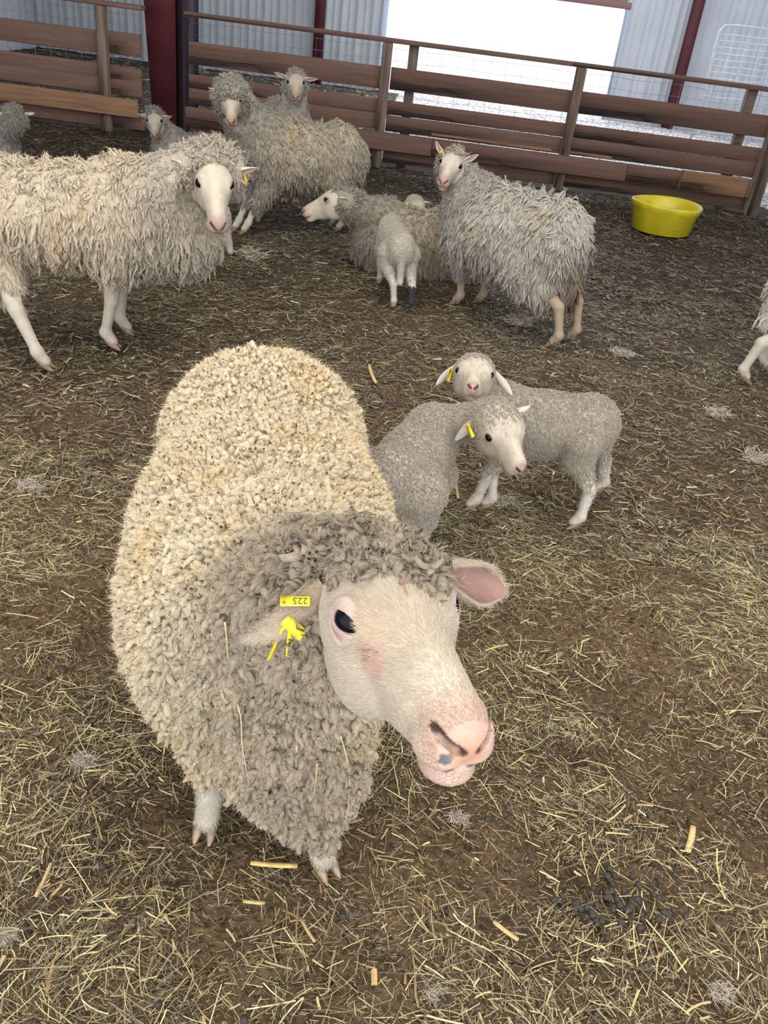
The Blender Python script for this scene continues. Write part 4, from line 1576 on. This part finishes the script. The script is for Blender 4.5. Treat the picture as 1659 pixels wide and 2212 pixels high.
straw_field('straw_bedding', 85000, -3.4, 3.4, 2.3, 5.6, .030, .0016, 52, OLD * 2 + [(.36, .29, .15), (.40, .35, .20)], 1.1, .5, label='trodden olive brown straw across the middle of the pen')
straw_field('straw_bedding', 45000, -6, 5, 5.2, 9.0, .040, .0028, 53, OLD + [(.22, .18, .12)], 1.1, .5, label='trodden bedding in front of the plank fence, also tinted dark for the dimness there')  # dark palette is part trampling, part dim light put into the colour
straw_field('straw_bedding', 7000, -6.8, -.8, 9.2, 16.3, .06, .006, 54, MID + [(.5, .45, .4)], 1.0, .6, label='dark littered aisle floor between the plank fence and the cladding')


# crumbled clods of the same dirt
rng = np.random.default_rng(71)
n = 10000
y = .45 + 3.2 * rng.random(n) ** 1.3
x = rng.uniform(-1, 1, n) * (.62 + .48 * y)
p = np.stack([x, y, 0 * x], 1)
p = p[rng.random(n) < np.clip(.5 - 1.2 * fbm(p, 2.6, 3, 77), .08, 1)]
n = len(p)
r = .0028 * rng.lognormal(0, .45, n)
u = np.linspace(.25, math.pi - .25, 4)
v = np.linspace(0, 2 * math.pi, 7)[:-1]
U, Vv = np.meshgrid(u, v, indexing='ij')
S = np.stack([np.sin(U) * np.cos(Vv), np.sin(U) * np.sin(Vv), np.cos(U)], -1).reshape(-1, 3)
PP = p[:, None] + S[None] * r[:, None, None] * rng.uniform(.6, 1.3, (n, 24, 1))
PP[..., 2] += (ground_h(p) + r * .4)[:, None]
q_ = np.array([[i * 6 + j, (i + 1) * 6 + j, (i + 1) * 6 + (j + 1) % 6, i * 6 + (j + 1) % 6] for i in range(3) for j in range(6)] + [[0, 1, 2, 3], [0, 3, 4, 5], [18, 21, 20, 19], [18, 23, 22, 21]])
QQ = (np.arange(n) * 24)[:, None, None] + q_[None]
cc = np.array([.115, .074, .040]) * rng.uniform(.5, 1.35, (n, 1))
tag(mesh_obj('dirt_crumbs', PP.reshape(-1, 3), QQ.reshape(-1, 4), M['dirt'], col=cc[:, None].repeat(24, 1).reshape(-1, 3)), 'brown crumbs of dirt between the straws in the near pen', 'dirt', kind='stuff')


# single thick stalks the photo shows
def stalk(a, b, r, col, label, cat='straw stalk', lift=.006):
    a, b = np.array([*a, lift]), np.array([*b, lift * 1.3])
    t = np.linspace(0, 1, 6)
    pts = a[None] * (1 - t)[:, None] + b[None] * t[:, None]
    sd = nrm(np.cross(b - a, Z3))
    pts += sd[None] * (np.sin(t * 3.1) * np.linalg.norm(b - a) * .02)[:, None]
    P, Q = tubes(pts[None], np.array([[.9, 1, .96, 1.04, .98, .9]]) * r, 8)
    P = P * 1.0
    P[:, 2] = np.maximum((P[:, 2] - lift) * .6 + lift, .001)
    Q = Q.tolist() + [list(range(8))[::-1], list(range(len(P) - 8, len(P)))]
    o = mesh_obj('straw_stalk', P - a, Q, M['straw'], col=np.tile(col, (len(P), 1)) * (1 + .12 * fbm(P, 90, 2, 3))[:, None])
    o.location = a
    return tag(o, label, cat, 'thick straw stalks on the dirt')


stalk((-.167, 1.046), (-.077, 1.052), .0055, (.62, .42, .14), 'flat golden straw piece lying just in front of the big ewe\'s hooves')
stalk((-.164, .965), (-.124, .966), .0038, (.50, .36, .14), 'short tan straw stub below the flat golden piece')
stalk((-.154, 3.679), (-.107, 3.474), .008, (.55, .36, .16), 'upright-looking orange straw stalk on the dirt behind the two lambs')
stalk((.715, 1.205), (.743, 1.271), .0070, (.60, .42, .18), 'broad split golden straw chip in the right lower litter')
stalk((.30, .989), (.344, .958), .0045, (.52, .34, .15), 'orange straw stalk near the bottom edge right of the bare patch')
stalk((.24, 2.704), (.247, 2.556), .0055, (.50, .34, .18), 'brown straw stalk between the two lambs\' front legs')
stalk((-.054, .944), (-.023, .904), .0030, (.48, .32, .16), 'thin reddish stalk on the bare dirt patch under the big ewe')

# hay stems lying on the big ewe's fleece
def hay(pts, r, col, label):
    p = np.array(pts, float)
    t = np.linspace(0, len(p) - 1, len(p) * 5)
    q = np.stack([np.interp(t, np.arange(len(p)), p[:, k]) for k in range(3)], 1)
    for _ in range(6):
        q[1:-1] = q[1:-1] * .4 + (q[:-2] + q[2:]) * .3
    q = q + nrm(V(0, 0, 1.45) - q) * .003
    rad = r * (1 - .75 * np.linspace(0, 1, len(q)) ** 2)
    P, Q = tubes(q[None], rad[None], 5)
    o = mesh_obj('hay_stem', P - q[0], Q.tolist() + [list(range(5))[::-1], list(range(len(P) - 5, len(P)))], M['straw'], col=np.tile(col, (len(P), 1)))
    o.location = q[0]
    return tag(o, label, 'hay stem', "hay stems caught in the big ewe's wool")


PALE = (.60, .52, .28)
hay([[-.203, .945, .668], [-.200, .955, .610], [-.205, .982, .543], [-.197, .992, .483], [-.185, 1.0, .436], [-.186, 1.01, .357], [-.177, 1.017, .295], [-.171, 1.032, .219]], .0017, PALE, "long pale hay stem hanging down the big ewe's neck below the tagged ear")
hay([[-.216, .985, .5], [-.214, .990, .478], [-.202, .997, .463], [-.193, .998, .452]], .0014, PALE, "short forked hay stem left of the long pale stem on the neck")
hay([[-.336, 1.07, .324], [-.298, 1.033, .389], [-.269, 1.001, .451], [-.248, 1.0, .485], [-.224, .993, .539]], .0012, (.55, .42, .25), "thin tan hay stem running up across the big ewe's shoulder")
hay([[-.024, 1.037, .38], [-.006, 1.045, .315], [.004, 1.05, .238], [.005, 1.06, .158], [-.0, 1.06, .121]], .0012, PALE, "curved pale hay stem down the right edge of the big ewe's chest")
hay([[-.057, 1.014, .333], [-.057, 1.018, .27], [-.061, 1.019, .221]], .0013, (.58, .40, .22), "straight tan hay stem on the middle of the big ewe's chest")
hay([[-.096, 1.024, .358], [-.092, 1.015, .336]], .0016, PALE, "stubby pale hay piece high on the big ewe's chest")
hay([[.034, .690, .943], [.029, .699, .947], [.032, .71, .954], [.043, .727, .955]], .0008, (.30, .13, .07), "thin reddish curved stem in the curls on the big ewe's forehead")
hay([[-.194, 1.25, .737], [-.21, 1.215, .756], [-.225, 1.181, .757], [-.256, 1.17, .742]], .0015, (.62, .55, .38), "pale hay stem lying across the middle of the big ewe's back")
hay([[-.103, .842, .894], [-.088, .806, .916], [-.078, .786, .921]], .0035, (.10, .075, .05), "dark dry leaf piece stuck behind the big ewe's poll")
hay([[-.356, 1.74, .724], [-.346, 1.71, .714], [-.343, 1.697, .700]], .0010, (.22, .15, .08), "dark upright twig in the wool of the big ewe's rump")
# small seeds and bits in the fleece
rng = np.random.default_rng(31)
hp, hq, hn = hero['surf']
pos, vi = sample_surface(hp, hq, 900, rng, lambda p: (p[:, 2] > .45) * 1.0)
nn = hn[vi]
see = ((V(0, 0, 1.45) - pos) * nn).sum(1) > 0
pos, nn = pos[see], nn[see]
n = len(pos)
d = nrm(np.cross(nn, rng.normal(size=(n, 3))) + nn * .3)
ln = (.007 * rng.lognormal(0, .5, n))[:, None]
b0 = pos + nn * .011
pts = np.stack([b0 - d * ln, b0 + nn * .001, b0 + d * ln], 1)
sd = nrm(np.cross(d, nn + rng.normal(size=(n, 3)) * .4))[:, None].repeat(3, 1)
a, b = ribbons(pts, np.tile([.0003, .0008, .0002], (n, 1)) * rng.lognormal(0, .4, (n, 1)), sd)
cc = np.array([(.06, .04, .025), (.20, .13, .06), (.10, .06, .035), (.35, .24, .10)])[rng.integers(0, 4, n)]
tag(mesh_obj('hay_bits', a, b, M['straw'], col=cc[:, None].repeat(6, 1).reshape(-1, 3), smooth=False), "tiny dark seeds and hay bits caught in the big ewe's back wool", 'hay bits', kind='stuff')

# sheep droppings, cluster of dark pellets
rng = np.random.default_rng(90)
m = MB()
cl = [((.56, 1.07), .075, 60), ((.47, 1.04), .03, 14), ((-.16, .92), .15, 5), ((.30, 1.25), .3, 10), ((-.6, 1.2), .3, 8), ((.62, 1.6), .3, 10)]
for (cx, cy), sg, n in cl:
    for k in range(n):
        x, y = rng.normal(cx, sg * .6), rng.normal(cy, sg * .5)
        r = rng.uniform(.0045, .0075)
        u = np.linspace(0, math.pi, 6)
        v = np.linspace(0, 2 * math.pi, 9)[:-1]
        U, Vv = np.meshgrid(u, v, indexing='ij')
        S = np.stack([1.25 * np.sin(U) * np.cos(Vv), np.sin(U) * np.sin(Vv), .9 * np.cos(U)], -1).reshape(-1, 3) * r
        a = rng.uniform(0, 6.28)
        S = S @ np.array([[math.cos(a), math.sin(a), 0], [-math.sin(a), math.cos(a), 0], [0, 0, 1]])
        m.add(S + [x, y, r * .8], [[i * 8 + j, (i + 1) * 8 + j, (i + 1) * 8 + (j + 1) % 8, i * 8 + (j + 1) % 8] for i in range(5) for j in range(8)])
tag(m.build('droppings', M['dung'], smooth=True), 'dark round sheep droppings scattered in the near straw', 'droppings', kind='stuff')

# tufts of shed wool
spots = [((-.56, 1.246), .028, 'pale wool tuft left of the big ewe\'s front hoof'), ((-1.116, 2.278), .045, 'pinkish wool tuft at the left edge level with the big ewe\'s back'),
         ((.405, 2.585), .05, 'grey wool tuft at the front hooves of the side-on lamb'), ((.193, .849), .022, 'small wool tuft at the bottom edge, centre'),
         ((1.444, 3.666), .06, 'grey wool tuft on the litter right of the side-on lamb'), ((1.485, 3.218), .07, 'woolly strand pile at the right edge'),
         ((-1.016, 5.239), .10, 'wide tuft of shed wool by the thick-wooled ewe\'s front feet'), ((.237, 1.228), .025, 'small grey tuft of wool below the big ewe\'s chin'),
         ((.71, .916), .025, 'fluffy wool tuft in the bottom right corner'), ((1.118, 4.293), .06, 'light wool scraps behind the shaggy grey ewe\'s hind feet'),
         ((-.55, .849), .022, 'off-white wool tuft in the bottom left corner'), ((.62, 4.62), .08, 'tangled wool strands under the shaggy grey ewe')]
for k, ((x, y), r, lab) in enumerate(spots):
    n = 150
    rg = np.random.default_rng(200 + k)
    st = np.stack([rg.normal(0, r * .45, n).clip(-r * .62, r * .62), rg.normal(0, r * .35, n).clip(-r * .5, r * .5), np.abs(rg.normal(0, r * .14, n)) + .003], 1)
    d = nrm(rg.normal(size=(n, 3)) * [1, 1, .35])
    pts = [st]
    for q in range(5):
        d = nrm(d + rg.normal(size=(n, 3)) * [.6, .6, .25])
        nx = pts[-1] + d * r * .16
        nx[:, 2] = np.clip(nx[:, 2], .002, r * .5)
        pts.append(nx)
    path = np.stack(pts, 1)
    P, Q = tubes(path, np.full((n, 6), r * .026) * np.array([.5, 1, 1, 1, .8, .3]), 4)
    cc = np.array([.46, .38, .29]) * (1 + .3 * rg.normal(size=n).clip(-1, 1))[:, None]
    P[:, 2] += ground_h(np.array([[x, y, 0.0]]))[0] + .004
    o = mesh_obj('wool_tuft', P, Q, M['wool'], col=cc[:, None].repeat(24, 1).reshape(-1, 3))
    o.location = (x, y, 0)
    tag(o, lab, 'wool tuft', 'tufts of shed wool on the litter')
print('scene built in', round(time.time() - T0, 1))
